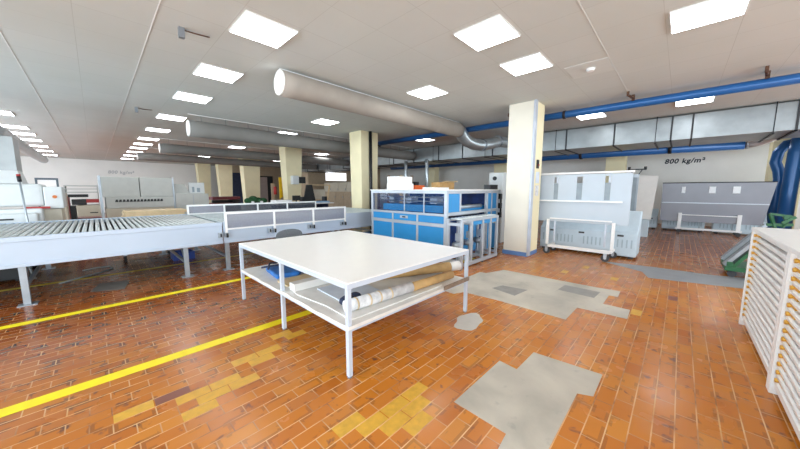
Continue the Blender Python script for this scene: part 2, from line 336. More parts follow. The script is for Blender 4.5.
# ---------------------------------------------------------------- ceiling lights
def ceiling_light():
    t = thing('ceiling_light', (0, 0, H), 'x', 'ceiling light', 'square ceiling light panels')
    b = MB()
    for a, c in (((-.31, -.31), (.31, -.30)), ((-.31, .30), (.31, .31)), ((-.31, -.30), (-.30, .30)), ((.30, -.30), (.31, .30))):
        b.box((a[0], a[1], H-.018), (c[0], c[1], H-.0005))
    b.build('frame', 'white', t); MB().box((-.30, -.30, H-.014), (.30, .30, H-.001)).build('diffuser', 'lum', t)
    return t
LX = [(1.66, y, d) for y, d in zip((3.99, 5.96, 7.88, 10.43, 12.9, 15.4, 17.3, 19.1, 21.2, 23.6, 26.2),
      ('nearest panel of the row above the worktable', 'second panel of the row above the worktable', 'third panel of the row above the worktable', 'fourth panel of the row above the worktable', 'fifth panel of the row above the worktable', 'sixth from the worktable in the row left of the ducts', 'seventh from the worktable in the row left of the ducts', 'eighth from the worktable in the row left of the ducts', 'third from the back wall in the row left of the ducts', 'second from the back wall in the row left of the ducts', 'nearest the back wall in the row left of the ducts'))]
L = []
for x, y, d in LX: L.append((x, y, 'white square ceiling light, '+d if d else 'small far white ceiling light at the end of the row leading to the back wall'))
for y, q in zip((12.95, 15.55, 17.2, 19.1, 21.5, 23.9, 26.6), ('nearest', 'second', 'third', 'fourth', 'fifth', 'sixth', 'farthest')): L.append((-1.63, y, q+' white ceiling light of the left-edge row running to the back wall'))
for y in (15.2,): L.append((-2.9, y, 'white ceiling light at the left frame edge above the round white duct'))
L += [(3.70, 1.98, 'large white ceiling light between the textile duct and the column'),
      (5.0, 1.97, 'white ceiling light beside the smoke detector panel'),
      (5.0, -.05, 'large white ceiling light at the upper right picture edge'),
      (4.95, 3.96, 'white ceiling light just right of the longest textile duct'),
      (4.92, 7.80, 'white ceiling light between the first two textile ducts'),
      (4.92, 10.4, 'white ceiling light partly hidden by the second textile duct'),
      (4.85, 15.4, 'white ceiling light behind the third textile duct'),
      (4.8, 21.3, 'dim far ceiling light left of the columns'), (6.9, 21.6, 'dim far ceiling light above the back columns'),
      (9.55, 1.94, 'white ceiling light under the blue pipe near the column'),
      (9.6, -.05, 'white ceiling light under the blue pipe at right'),
      (9.4, 7.65, 'white ceiling light seen behind the blue pipe above the blue machine'),
      (9.2, 12.6, 'white ceiling light beside the column with the downpipe'),
      (9.1, 14.9, 'white ceiling light above the workstation'), (9.1, 20.5, 'dim ceiling light between the second and third columns'),
      (16.9, -1.35, 'long narrow looking light beneath the square metal duct'),
      (14.5, 5.5, 'ceiling light above the galvanised duct behind the blue machine')]
c0 = ceiling_light()
for i, (x, y, l) in enumerate(L):
    o = c0 if i == 0 else copy_tree(c0)
    o.location = (x, y, H); o['label'] = l
# smoke detector in its panel
t = thing('smoke_detector', (5.88, 1.25, H), 'round white smoke detector in pale ceiling panel near the lights', 'smoke detector')
MB().box((5.58, .97, H-.006), (6.22, 1.57, H-.0005)).build('mounting_panel', 'tile', t)
MB().cyl((5.88, 1.25, H-.006), (5.88, 1.25, H-.05), .07, 18, .05).build('housing', 'white', t)
# ---------------------------------------------------------------- textile ducts
def textile_duct(x0, x1, y, z, r, m, label, sag=.0):
    t = thing('textile_duct', (x0, y, z), label, 'air duct', 'round textile ducts under the ceiling')
    n = 24; b = MB(); pts = [(x0+(x1-x0)*i/n, y, z-sag*math.sin(math.pi*i/n)) for i in range(n+1)]
    b.path(pts, [r*(1+.008*math.sin(i*1.7)) for i in range(n+1)], 28); b.build('sleeve', m, t)
    MB().cyl((x0-.02, y, z), (x0-.001, y, z), r*.97, 28).build('end_cap', 'cap', t)
    b = MB().box((x0, y-.012, H-.02), (x1, y+.012, H-.001)); b.pieces('rail', 'white', t)
    b = MB(); k = 0
    while x0+.3+k*.6 < x1: b.cyl((x0+.3+k*.6, y, z+r*.9), (x0+.3+k*.6, y, H-.02), .006, 6); k += 1
    if z+r*.9 < H-.03: b.pieces('hanger', 'bolt', t)
    else: b.bm.free()
    return t
textile_duct(2.3, 7.74, 4.98, 3.37, .205, 'fabric', 'long taupe textile duct with white round end above the worktable')
textile_duct(1.88, 10.9, 9.6, 3.22, .215, 'fabricd', 'second grey textile duct further back with pale end cap')
textile_duct(1.92, 10.9, 14.9, 3.22, .19, 'fabricd', 'third grey textile duct crossing behind the second')
textile_duct(1.55, 10.9, 18.6, 3.16, .18, 'fabricd', 'farthest grey textile duct near the back wall')
# metal elbow at the first duct
t = thing('round_duct_elbow', (7.8, 4.98, 3.3), 'bent galvanised round duct joining the textile duct to the metal duct', 'air duct')
b = MB(); b.path([(7.78, 4.98, 3.36), (7.86, 4.98, 3.33), (7.98, 4.97, 3.22), (8.15, 4.95, 3.11), (8.5, 4.9, 3.04), (8.85, 4.8, 3.03), (9.2, 4.7, 3.1), (9.6, 4.6, 3.22), (10.9, 4.5, 3.25)], .18, 24); b.build('tube', 'galvr', t)
b = MB()
for p, q in (((7.756, 4.98, 3.36), (7.79, 4.98, 3.36)), ((8.83, 4.8, 3.03), (8.89, 4.79, 3.035)), ((9.55, 4.61, 3.21), (9.61, 4.6, 3.22))): b.cyl(p, q, .195, 24)
b.pieces('collar', 'bolt', t)
# rectangular galvanised duct along the hall
def rect_duct(x0, x1, z0, z1, ys, ye, ribs, label):
    t = thing('rectangular_duct', (x0, ys, z0), label, 'air duct')
    MB().box((x0, ys, z0), (x1, ye, z1)).build('casing', 'galv', t, .006)
    for y in ribs:
        b = MB()
        for a, c in (((x0-.03, z0-.03), (x0, z1)), ((x1, z0-.03), (x1+.03, z1)), ((x0-.03, z0-.03), (x1+.03, z0))):
            b.box((a[0], y-.018, a[1]), (c[0], y+.018, c[1]))
        b.build('flange', 'rubber', t)
    for y in ribs[::2]: MB().box((x0-.02, y+.3, z0-.05), (x1+.02, y+.34, z0-.03)).cyl((x0-.01, y+.32, z0-.04), (x0-.01, y+.32, H), .008, 6).build('hanger', 'black', t)
rect_duct(11.0, 12.7, 2.93, 3.56, -6.9, 24, [-4.5, -2.9, -1.75, -.08, .32, 1.59, 2.89, 4.45, 5.49, 6.85, 8.1, 9.6, 11, 12.5, 14, 15.5, 17, 18.5, 20, 22], 'large square galvanised air duct running along the right half of the hall')
# blue pipes
def pipe(name, pts, r, label, m='pipe', rings=(), cat='pipe', seg=18):
    t = thing(name, pts[0], label, cat); MB().path(pts, r, seg).build('tube', m, t)
    if rings:
        for p, q in rings: MB().cyl(p, q, r*1.18, seg).build('clamp', 'black', t)
    return t
t = pipe('blue_ceiling_pipe', [(8.2, -6.9, 3.40), (8.2, 9.1, 3.46)], .085, 'upper straight blue pipe crossing past the cream column below the ceiling', rings=[((8.2, y, 3.43), (8.2, y+.06, 3.43)) for y in (2.2, 3.5, 9.0)])
MB().cyl((8.2, 9.1, 3.46), (8.2, 9.35, 3.46), .03, 10).build('end_stub', 'black', t)
for y, l in ((.95, 'rusty pipe bracket on the ceiling above the middle of the upper blue pipe'), (-.85, 'dark pipe bracket sticking up at the right end of the blue pipe'), (3.45, 'dark pipe bracket above the blue pipe just left of the cream column')):
    t = thing('pipe_bracket', (8.0, y, H), l, 'bracket', 'rusty ceiling brackets')
    MB().box((7.75, y-.02, H-.09), (7.79, y+.02, H)).build('hook', 'rust', t); MB().cyl((7.77, y, H-.07), (8.12, y-.05, H-.07), .022, 8).build('arm', 'rust', t); MB().box((8.08, y-.08, H-.12), (8.14, y-.03, H)).build('plate', 'rust', t)
pipe('blue_wall_pipe', [(14.3, -1.33, 3.02), (14.3, 6, 3.06), (14.3, 14.5, 3.1)], .16, 'lower thick blue pipe running above the lettering on the right wall', rings=[((14.3, y, 3.05), (14.3, y+.1, 3.05)) for y in (.35, 3.1, 6.2)])
lone(MB().box((13.2, -1.5, 3.2), (13.28, 14, 3.26)), 'cable_channel', 'dwood', 'thin brown cable channel between the square duct and the lower blue pipe', 'cable channel')
t = thing('white_round_duct', (14.2, -1.5, 3.05), 'white round duct elbow joining the end of the lower blue pipe', 'air duct')
MB().path([(14.3, -1.40, 3.03), (14.15, -1.60, 3.04), (13.8, -1.73, 3.08), (13.3, -1.8, 3.12), (12.76, -1.82, 3.15)], .13, 18).build('tube', 'white', t)
MB().cyl((14.3, -1.35, 3.03), (14.3, -1.40, 3.03), .15, 18).build('collar', 'galvr', t)
pipe('blue_riser_pipe', [(16.4, -2.398, 0), (16.4, -2.398, 1.137), (16.4, -2.386, 1.658), (16.4, -2.421, 1.948), (16.4, -2.375, 2.237), (16.4, -2.282, 2.527), (16.4, -2.317, 2.874), (16.4, -2.456, 3.129), (16.4, -2.838, 3.222), (16.4, -4.634, 3.222)], .14, 'left blue riser pipe with a swan neck behind the grey panel trolley')
pipe('blue_riser_pipe', [(15.9, -2.58, 0), (15.9, -2.58, 1.483), (15.9, -2.604, 2.773), (15.9, -2.651, 3.359)], .18, 'right straight blue riser pipe beside the cream column')
# thin vertical drop pipes behind the machine
for y, l, z in ((9.76, 'left thin galvanised drop pipe with crook above the white box stack', 1.6), (8.46, 'right thin galvanised drop pipe behind the orange box', 1.5)):
    pipe('drop_pipe', [(10.6, y, 0), (10.6, y, 2.75), (10.6, y+.06, 2.88), (10.75, y+.1, 2.93)], .075, l, 'galvr')
# ceiling fixtures on the left
for x, y, l in ((.92, 4.66, 'nearest sprinkler bracket with cable on the left ceiling'), (.88, 9.8, 'second sprinkler bracket on the left ceiling further back')):
    t = thing('ceiling_bracket', (x, y, H), l, 'bracket', 'small ceiling brackets')
    MB().box((x-.03, y-.03, H-.12), (x+.03, y+.03, H)).build('holder', 'bolt', t)
    MB().path([(x+.03, y, H-.02), (x+.15, y-.03, H-.03), (x+.3, y-.02, H-.015)], .008, 6).build('cable', 'rust', t)
# ---------------------------------------------------------------- lettering on the walls
def lettering(loc, rot, size, label, fade=None):
    cu = bpy.data.curves.new('txt', 'FONT'); cu.body = '800 kg/m\u00b2'; cu.size = size; cu.shear = .18; cu.extrude = .003; cu.offset = size*.03; cu.space_character = 1.12
    to = bpy.data.objects.new('txt', cu); C.objects.link(to)
    bpy.context.view_layer.update()
    me = bpy.data.meshes.new_from_object(to.evaluated_get(bpy.context.evaluated_depsgraph_get()))
    bpy.data.objects.remove(to); me.materials.clear(); me.materials.append(fade or M['ink'])
    wd = max(v.co.x for v in me.vertices)
    for v in me.vertices: v.co.x *= size*4.6/wd
    o = bpy.data.objects.new('wall_lettering', me); C.objects.link(o); o.location = loc; o.rotation_euler = rot
    return tag(o, label, 'lettering')
lettering((18.49, .66, 2.79), (R(90), 0, R(-90)), .285, 'black slanted load marking 800 kg/m² on the right wall')
lettering((.75, 28.99, 2.72), (R(90), 0, 0), .3, 'faded load marking 800 kg/m² on the far back wall', mat('faded lettering', 'bcbdbe', .7))
# ---------------------------------------------------------------- white worktable
ZT = .838
t = thing('worktable', (2.3, 3.2, 0), 'large white square worktable with thin steel legs and a low shelf', 'table')
MB().box((1.36, 1.90, ZT-.012), (3.26, 4.50, ZT)).build('table_top', 'laminate', t, .003)
b = MB()
b.box((1.36, 1.90, ZT-.055), (3.26, 1.94, ZT-.0125)); b.box((1.36, 4.46, ZT-.055), (3.26, 4.50, ZT-.0125)); b.box((1.36, 1.94, ZT-.055), (1.40, 4.46, ZT-.0125)); b.box((3.22, 1.94, ZT-.055), (3.26, 4.46, ZT-.0125))
b.build('apron', 'wtube', t, .003)
for x, y in ((1.36, 1.90), (3.22, 1.90), (1.36, 4.46), (1.36, 3.15), (3.22, 3.15), (3.22, 4.46)):
    l_ = MB().box((x, y, .012), (x+.04, y+.04, ZT-.055)).build('leg', 'wtube', t, .003)
    MB().cyl((x+.02, y+.02, 0), (x+.02, y+.02, .012), .022, 12).build('foot', 'bolt', l_)
b = MB()
b.box((1.40, 1.905, .41), (3.22, 1.935, .435)); b.box((1.365, 1.94, .41), (1.395, 4.46, .435)); b.box((3.225, 1.94, .41), (3.255, 4.46, .435)); b.box((1.40, 4.465, .41), (3.22, 4.495, .435))
b.build('shelf_frame', 'wtube', t)
poly = [(1.36, 1.893), (2.8, 1.89), (2.81, 1.91), (3.215, 1.91), (3.215, 4.45)] + [(1.352+.012*math.sin(i*2.3)*(1 if i % 2 else .3), 4.45-i*.157) for i in range(16)]
MB().prism(poly, .4355, .465).build('shelf', 'board', t)
poly = [(1.45, 1.98), (2.75, 1.95), (2.8, 3.6), (1.52, 3.5), (1.42, 2.9), (1.47, 2.4)]
MB().prism(poly, .4655, .476).build('shelf_liner', 'board', t)
MB().box((2.70, 1.872, .44), (3.24, 1.889, .487)).build('edge_strip', 'brown', t)
# things lying on the shelf
ZS = .4775
t = thing('paper_roll', (1.6, 2.1, ZS), 'long kraft roll wrapped in printed white paper along the front of the shelf', 'paper roll')
MB().cyl((1.50, 2.13, ZS+.058), (2.32, 2.06, ZS+.058), .057, 20).build('paper_wrap', 'paper', t)
MB().cyl((2.32, 2.06, ZS+.051), (3.05, 2.02, ZS+.051), .05, 20).build('kraft_roll', 'kraft', t)
b = MB()
for k in (.12, .3, .45, .62): b.cyl((1.5+.82*k, 2.13-.07*k, ZS+.058), (1.5+.82*k+.018, 2.13-.07*k-.0015, ZS+.058), .0585, 20)
b.pieces('tape_band', 'kraftlight', t)
MB().cyl((1.494, 2.1305, ZS+.058), (1.5, 2.13, ZS+.058), .03, 14).build('core_end', 'board', t)
t = thing('paper_roll', (2.4, 2.6, ZS), 'kraft paper roll with white end lying diagonally behind the wrapped roll', 'paper roll')
MB().cyl((2.2, 2.72, ZS+.066), (3.3, 2.22, ZS+.066), .065, 20).build('roll', 'kraft', t); MB().cyl((3.3, 2.22, ZS+.066), (3.44, 2.156, ZS+.066), .064, 20).build('end_sleeve', 'bpanel', t)
t = thing('navy_cloth', (1.6, 2.28, ZS), 'crumpled navy cloth behind the end of the wrapped roll', 'cloth')
MB().ball((1.62, 2.26, ZS+.05), .07, (1.3, 1, .7), 14).ball((1.72, 2.28, ZS+.05), .06, (1.2, 1, .8), 14).build('cloth', 'navy', t)
lone(MB().box((1.43, 2.98, ZS+.0005), (2.35, 3.10, ZS+.085)), 'long_carton', 'bpanel', 'long narrow whitish carton across the middle of the shelf', 'box', bevel=.004)
lone(MB().prism([(2.45, 2.85), (3.1, 2.6), (3.2, 3.3), (2.5, 3.55)], ZS+.0005, ZS+.10), 'cardboard_sheets', 'kraft', 'stack of kraft cardboard sheets at the back of the shelf', 'cardboard')
lone(MB().prism([(1.62, 2.4), (2.1, 2.25), (2.15, 2.85), (1.65, 2.88)], ZS+.0005, ZS+.012), 'paper_sheets', 'bluepaper', 'pale blue paper sheets flat on the shelf behind the wrapped roll', 'paper')
lone(MB().prism([(1.45, 3.2), (2.1, 3.2), (2.0, 3.5), (1.45, 3.46)], ZS+.0005, ZS+.02), 'cardboard_scrap', 'wood', 'flat tan cardboard offcut beside the middle table leg', 'cardboard')
t = thing('blue_bag', (1.7, 3.8, ZS-.012), 'flat blue vinyl bag with dark straps on the rear of the shelf', 'bag')
MB().prism([(1.50, 3.62), (1.78, 3.55), (2.0, 3.8), (1.95, 4.12), (1.56, 4.1)], ZS-.012, ZS+.05).build('bag_body', 'vinyl', t, .02)
b = MB(); b.path([(1.48, 4.02, ZS+.07), (1.58, 3.9, ZS+.1), (1.7, 3.95, ZS+.085), (1.8, 3.8, ZS+.11), (1.9, 3.9, ZS+.085)], .014, 8); b.path([(1.5, 3.85, ZS+.08), (1.6, 4.05, ZS+.1), (1.72, 4.1, ZS+.08)], .014, 8); b.build('strap', 'navy', t)
# ---------------------------------------------------------------- roller conveyor
YF, YB = 6.4, 9.25
t = thing('roller_conveyor', (0, YF, 0), 'wide grey roller conveyor with pale blue side sheet behind the worktable', 'conveyor')
XA, XB = -3.4, 1.66
b = MB(); b.box((XA, YF, .55), (XB, YF+.05, .965)); b.box((XA, YF-.02, .90), (XB, YF, .965)); b.box((XA, YF-.015, .55), (XB, YF, .60)); b.build('side_sheet', 'frame', t, .004)
MB().box((XA, YB, .75), (XB, YB+.05, .965)).build('side_sheet', 'frame', t, .004)
b = MB(); b.box((XA, YF+.05, .86), (XB, YB, .88)); b.build('bed_pan', 'dark', t)
x = -2.3; k = 0
while x < 1.62:
    MB().cyl((x, YF+.052, .93), (x, YB-.002, .93), .027, 12).build('roller', 'roller', t); x += .076
for lx in (-2.9, -.78, 1.06):
    for ly in (YF+.03, YB-.12):
        g = MB().box((lx-.035, ly, .012), (lx+.035, ly+.07, .549 if ly < 8 else .749)).build('leg', 'steel', t, .003)
        MB().box((lx-.09, ly-.04, 0), (lx+.09, ly+.11, .012)).build('foot_plate', 'steel', g)
    MB().box((lx-.02, YF+.1, .24), (lx+.02, YB-.12, .28)).build('stretcher', 'steel', t)
    MB().bar((lx, YF+.09, .3), (lx, YF+.9, .84), .04).build('brace', 'steel', t)
t = thing('belt_conveyor', (4, YF, 0), 'pale conveyor table carrying the guard rails behind the worktable', 'conveyor')
XA, XB = 1.68, 7.0
b = MB(); b.box((XA, YF, .55), (XB, YF+.05, .965)); b.box((XA, YF-.015, .55), (XB, YF, .60)); b.build('side_sheet', 'frame', t, .004)
MB().box((XA, 9.22, .7), (6.35, 9.27, .965)).build('side_sheet', 'frame', t, .004)
b = MB(); b.box((XA, YF+.05, .92), (6.35, 9.22, .95)); b.build('belt', 'belt', t)
b = MB()
for i in range(30): b.box((XA+.06+i*.15, YF+.06, .951), (XA+.075+i*.15, 9.2, .958))
b.pieces('belt_slats', 'roller', t)
for lx in (1.74, 4.2, 6.2):
    for ly in (YF+.03, 9.12):
        g = MB().box((lx-.035, ly, .012), (lx+.035, ly+.07, .549 if ly < 8 else .699)).build('leg', 'steel', t, .003)
        MB().box((lx-.09, ly-.04, 0), (lx+.09, ly+.11, .012)).build('foot_plate', 'steel', g)
    MB().box((lx-.02, YF+.1, .24), (lx+.02, 9.12, .28)).build('stretcher', 'steel', t)
# guards
def guard(y, xs, z0, z1, mats, label, clamps):
    t = thing('guard_rail', (xs[0], y, z0), label, 'guard rail', 'white framed guard rails on the conveyor')
    b = MB(); b.bar((xs[0]-.02, y, z1), (xs[-1]+.02, y, z1), .04); b.bar((xs[0], y, z0), (xs[-1], y, z0), .03); b.pieces('rail', 'white', t)
    for x in xs: MB().box((x-.02, y-.02, z0-.07 if clamps else z0), (x+.02, y+.02, z1-.02)).build('post', 'white', t)
    for x, xn, m in zip(xs, xs[1:], mats): MB().box((x+.021, y-.003, z0+.016), (xn-.021, y+.003, z1-.021)).build('screen_panel', m, t)
    if clamps:
        for x in xs:
            c = MB().box((x-.14, y-.022, z0-.16), (x-.07, y+.032, z0-.06)).box((x-.03, y-.022, z0-.15), (x+.03, y+.032, z0-.071)).build('clamp', 'steel', t)
            MB().box((x-.115, y-.035, z0-.14), (x-.09, y-.022, z0-.08)).cyl((x+.005, y-.03, z0-.16), (x+.005, y-.03, z0-.08), .02, 8).build('clamp_knob', 'black', c)
guard(YF-.045, (1.72, 2.66, 3.6, 4.52), .83, 1.14, ('mesh',)*3, 'front guard rail with grey see-through screens on the conveyor edge', True)
guard(9.0, (1.6, 2.42, 3.3, 4.2, 5.2), .975, 1.19, ('mesh', 'meshd', 'meshd', 'meshd'), 'rear guard rail with dark screens on the far conveyor edge', False)
# stuff under the conveyor
t = thing('floor_cart', (.7, 9.0, 0), 'low black cart under the roller conveyor', 'cart')
MB().box((.3, 8.7, .2), (1.2, 9.2, .26)).build('deck', 'black', t)
for x in (.35, 1.15):
    for y in (8.75, 9.15): MB().cyl((x-.02, y, .0751), (x+.02, y, .0751), .075, 14).build('wheel', 'rubber', t); 
b = MB()
for x in (.35, 1.15):
    for y in (8.75, 9.15): b.box((x-.03, y-.03, .14), (x+.03, y+.03, .2))
b.build('fork', 'steel', t)
t = thing('plastic_crate', (1.3, 8.4, 0), 'blue plastic crate on the floor under the conveyor', 'crate')
b = MB(); b.box((1.1, 8.1, 0), (1.5, 8.5, .02))
for a, c in (((1.1, 8.1), (1.5, 8.12)), ((1.1, 8.48), (1.5, 8.5)), ((1.1, 8.12), (1.12, 8.48)), ((1.48, 8.12), (1.5, 8.48))): b.box((a[0], a[1], .02), (c[0], c[1], .17))
b.build('tub', 'bluecrate', t); MB().box((1.09, 8.085, .15), (1.51, 8.099, .175)).build('rim', 'bluecrate', t)
lone(MB().path([(-.55, 7.5, .012), (-.3, 7.75, .012), (-.05, 7.95, .012), (.12, 8.2, .012), (.1, 8.45, .012), (-.1, 8.5, .012), (-.3, 8.4, .012)], .012, 8), 'floor_cable', 'cable', 'pale cable curving on the floor beneath the roller conveyor', 'cable')
t = thing('drive_unit', (-.95, 8.4, 0), 'black motor unit with loose cables under the left of the conveyor', 'motor')
MB().box((-2.3, 8.2, .05), (-.95, 8.8, .45)).cyl((-.95, 8.5, .25), (-.84, 8.5, .25), .12, 14).box((-2.2, 8.3, 0), (-2.1, 8.7, .05)).box((-1.1, 8.3, 0), (-1.0, 8.7, .05)).build('housing', 'black', t, .01)
b = MB()
for k in range(4): b.path([(-.9, 8.0+k*.1, .35-.05*k), (-.86, 7.85, .2+.04*k), (-.84-.02*k, 8.0, .06), (-.9, 8.2, .03), (-1.0, 8.05+.05*k, .05)], .012, 6)
b.build('cable', 'cable', t)
# mesh back chair between table and conveyor
t = thing('office_chair', (2.5, 5.4, 0), 'office chair with dark grey mesh back showing behind the worktable', 'chair')
b = MB(); n = 12; rows = []
for i in range(n+1):
    a = math.pi*i/n; rows.append((2.5-.26*math.cos(a), .72+.135*math.sin(a)**.7))
poly = [(x, z) for x, z in rows]+[(2.76, .5), (2.24, .5)]
mm = Matrix(((1, 0, 0, 0), (0, 0, 1, 5.30), (0, 1, 0, 0), (0, 0, 0, 1)))
b.prism(poly, 0, .035, mm); b.build('backrest', mat('dark grey chair mesh', '666d72', .8, var=.15, scale=60), t, .01)
MB().box((2.26, 5.36, .43), (2.74, 5.82, .49)).build('seat', 'rubber', t, .02)
MB().cyl((2.5, 5.6, .1), (2.5, 5.6, .43), .03, 12).build('gas_column', 'steel', t); MB().bar((2.5, 5.345, .46), (2.5, 5.38, .55), .05).build('back_bracket', 'black', t)
for k in range(5):
    a = 2*math.pi*k/5+.3; e = Vector((2.5+.27*math.cos(a), 5.6+.27*math.sin(a), .07))
    g = MB().bar((2.5, 5.6, .11), e, .035).build('base_arm', 'black', t); MB().cyl((e.x-.015, e.y, .0301), (e.x+.015, e.y, .0301), .03, 10).build('caster', 'rubber', g)
# ---------------------------------------------------------------- blue machine
t = thing('glass_processing_machine', (6.1, 4.6, 0), 'long blue machine in an aluminium frame with windows, right of the conveyor', 'machine')
XL, XR, YN, YFR, ZM = 5.0, 7.35, 3.46, 5.84, 1.58
P = .07
def prof(b, p, q, w=P): b.bar(p, q, w)
b = MB()
for x in (XL+P/2, XR-P/2):
    for y in (YN+P/2, YFR-P/2): b.box((x-P/2, y-P/2, .04), (x+P/2, y+P/2, ZM-P))
for z in (ZM-P/2,):
    b.box((XL, YN, ZM-P), (XR, YN+P, ZM)); b.box((XL, YFR-P, ZM-P), (XR, YFR, ZM)); b.box((XL, YN+P, ZM-P), (XL+P, YFR-P, ZM)); b.box((XR-P, YN+P, ZM-P), (XR, YFR-P, ZM))
# left long side rails and mullions
for z0, z1 in ((1.035, 1.085), (.80, .875), (.06, .12)): b.box((XL, YN+P, z0), (XL+P, YFR-P, z1))
for y in (5.05, 4.26):
    b.box((XL, y-.025, .875), (XL+P, y+.025, 1.035)); b.box((XL, y-.03, .12), (XL+P, y+.03, .80))
# front side
b.box((XL+P, YN, 1.045), (XR-P, YN+P, 1.115)); b.box((5.50, YN, 1.115), (5.56, YN+P, ZM-P)); b.box((6.74, YN, 1.115), (6.80, YN+P, ZM-P))
b.box((6.74, YN, .06), (6.80, YN+P, 1.045))
b.build('frame', 'alu', t, .004)
MB().box((XL-.015, YN-.015, ZM), (XR+.015, YFR+.015, ZM+.02)).build('roof_panel', 'laminate', t)
g_ = [(YN+P, 4.23), (4.29, 5.02), (5.08, YFR-P)]
for a, c in g_:
    MB().box((XL+.012, a, .88), (XL+.03, c, 1.032)).build('side_panel', 'blue', t); MB().box((XL+.012, a, .122), (XL+.03, c, .798)).build('side_panel', 'blue', t)
s_ = MB().box((XL+.002, 4.55, .93), (XL+.012, 4.8, .99)).build('control_plate', 'alu', t)
MB().box((XL-.004, 4.62, .945), (XL+.002, 4.72, .975)).build('display', 'navy', s_)
MB().box((XL+.02, YN+P, 1.087), (XL+.028, YFR-P, ZM-P-.002)).build('window', 'glass', t)
b = MB()
for y in (4.07, 4.66): b.box((XL+.002, y-.012, 1.087), (XL+.019, y+.012, ZM-P-.002))
b.pieces('window_bar', 'alu', t)
# interior
MB().box((XL+.1, YN+.1, .9), (XR-.1, YFR-.1, .95)).build('work_bed', 'dark', t)
b = MB(); b.box((XL+.15, YN+.2, 1.09), (XL+.5, YFR-.3, 1.25)); b.box((XL+.8, YN+.15, 1.1), (XR-.3, YFR-.2, 1.2)); b.pieces('gantry_beam', 'blue', t)
MB().box((XR-.3, YN+.12, .95), (XR-.26, YFR-.12, ZM-P)).box((XL+1.4, YFR-.14, .95), (XR-.3, YFR-.1, ZM-P)).build('inner_wall', 'dblue', t)
b = MB()
for y in (3.95, 4.7, 5.3): b.box((XL+.3, y, 1.28), (XL+.55, y+.18, 1.44))
b.pieces('tool_head', 'steel', t)
b = MB(); 
for z in (1.12, 1.33, 1.42): b.cyl((XL+.25, YN+.12, z), (XL+.25, YFR-.12, z), .018, 8)
b.pieces('guide_rod', 'bolt', t)
MB().box((5.075, YN+.012, 1.117), (5.498, YN+.03, ZM-P-.002)).build('front_panel', 'blue', t)
MB().box((6.802, YN+.012, 1.117), (7.278, YN+.03, ZM-P-.002)).build('front_panel', 'blue', t)
MB().box((6.802, YN+.012, .08), (7.278, YN+.03, 1.043)).build('front_panel', 'blue', t)
MB().box((6.95, YN-.012, .06), (7.0, YN-.001, ZM-.02)).build('panel_seam', 'alu', t)
b = MB(); b.box((5.58, YN+.2, 1.0), (6.72, YN+.26, 1.08)).cyl((5.6, YN+.15, 1.2), (6.7, YN+.15, 1.2), .045, 12); b.build('feed_roller', 'steel', t)
MB().box((5.09, YN+.04, .12), (6.72, YN+.06, 1.0)).build('lower_panel', 'dblue', t)
e_ = MB().box((7.09, YN-.06, .74), (7.19, YN+.01, .88)).build('control_box', 'grey', t); MB().cyl((7.14, YN-.10, .82), (7.14, YN-.061, .82), .028, 12).build('stop_button', 'red', e_)
for x in (XL+.06, XR-.06):
    for y in (YN+.06, YFR-.06): MB().cyl((x, y, 0), (x, y, .039), .035, 12).build('foot', 'black', t)
# infeed rack in front
t = thing('infeed_rack', (6, 3.15, 0), 'aluminium infeed rack of upright frames in front of the blue machine', 'rack')
ya, yb = 3.05, 3.42
b = MB(); b.box((4.95, ya, .95), (6.55, ya+.05, 1.0)); b.box((4.95, yb-.05, .95), (6.55, yb, 1.0)); b.box((5.1, ya, .03), (6.55, ya+.05, .1)); b.box((5.1, yb-.05, .03), (6.55, yb, .1)); b.pieces('rail', 'alu', t, .003)
for x in (5.35, 5.82, 6.18, 6.5, 4.98):
    z0 = .1 if x > 5.1 else 0.0
    b = MB(); b.box((x-.03, ya, z0), (x+.03, ya+.05, .949)); b.box((x-.03, yb-.05, z0), (x+.03, yb, .949)); b.box((x-.025, ya+.05, .87), (x+.025, yb-.05, .93)); b.box((x-.025, ya+.05, .12), (x+.025, yb-.05, .17)); b.build('upright_frame', 'alu', t, .003)
for x0, x1 in ((5.4, 5.78), (5.88, 6.14)): MB().box((x0+.12, yb-.03, .2), (x1-.02, yb-.01, .84)).build('blue_panel', 'blue', t)
for x0, x1 in ((5.38, 5.79), (5.85, 6.15), (6.21, 6.47)): MB().box((x0+.02, ya+.012, .86), (x1-.02, ya+.03, .94)).build('blue_strip', 'blue', t)
b = MB()
for x in (5.12, 5.55, 6.0): b.cyl((x, ya+.12, .45), (x, ya+.3, .45), .07, 12); b.box((x-.03, ya+.13, .55), (x+.03, ya+.25, .7)); b.box((x-.015, ya+.16, .1), (x+.015, ya+.2, .4))
b.pieces('motor_part', 'steel', t)
b = MB()
for x in (5.3, 5.85, 6.5):
    b.cyl((x, ya+.025, 0), (x, ya+.025, .03), .03, 10); b.cyl((x, yb-.025, 0), (x, yb-.025, .03), .03, 10)
b.pieces('foot', 'rubber', t)
b = MB()
for i in range(12): b.cyl((5.05+i*.13, ya+.052, 1.0), (5.05+i*.13, yb-.052, 1.0), .022, 8)
b.pieces('roller', 'roller', t)
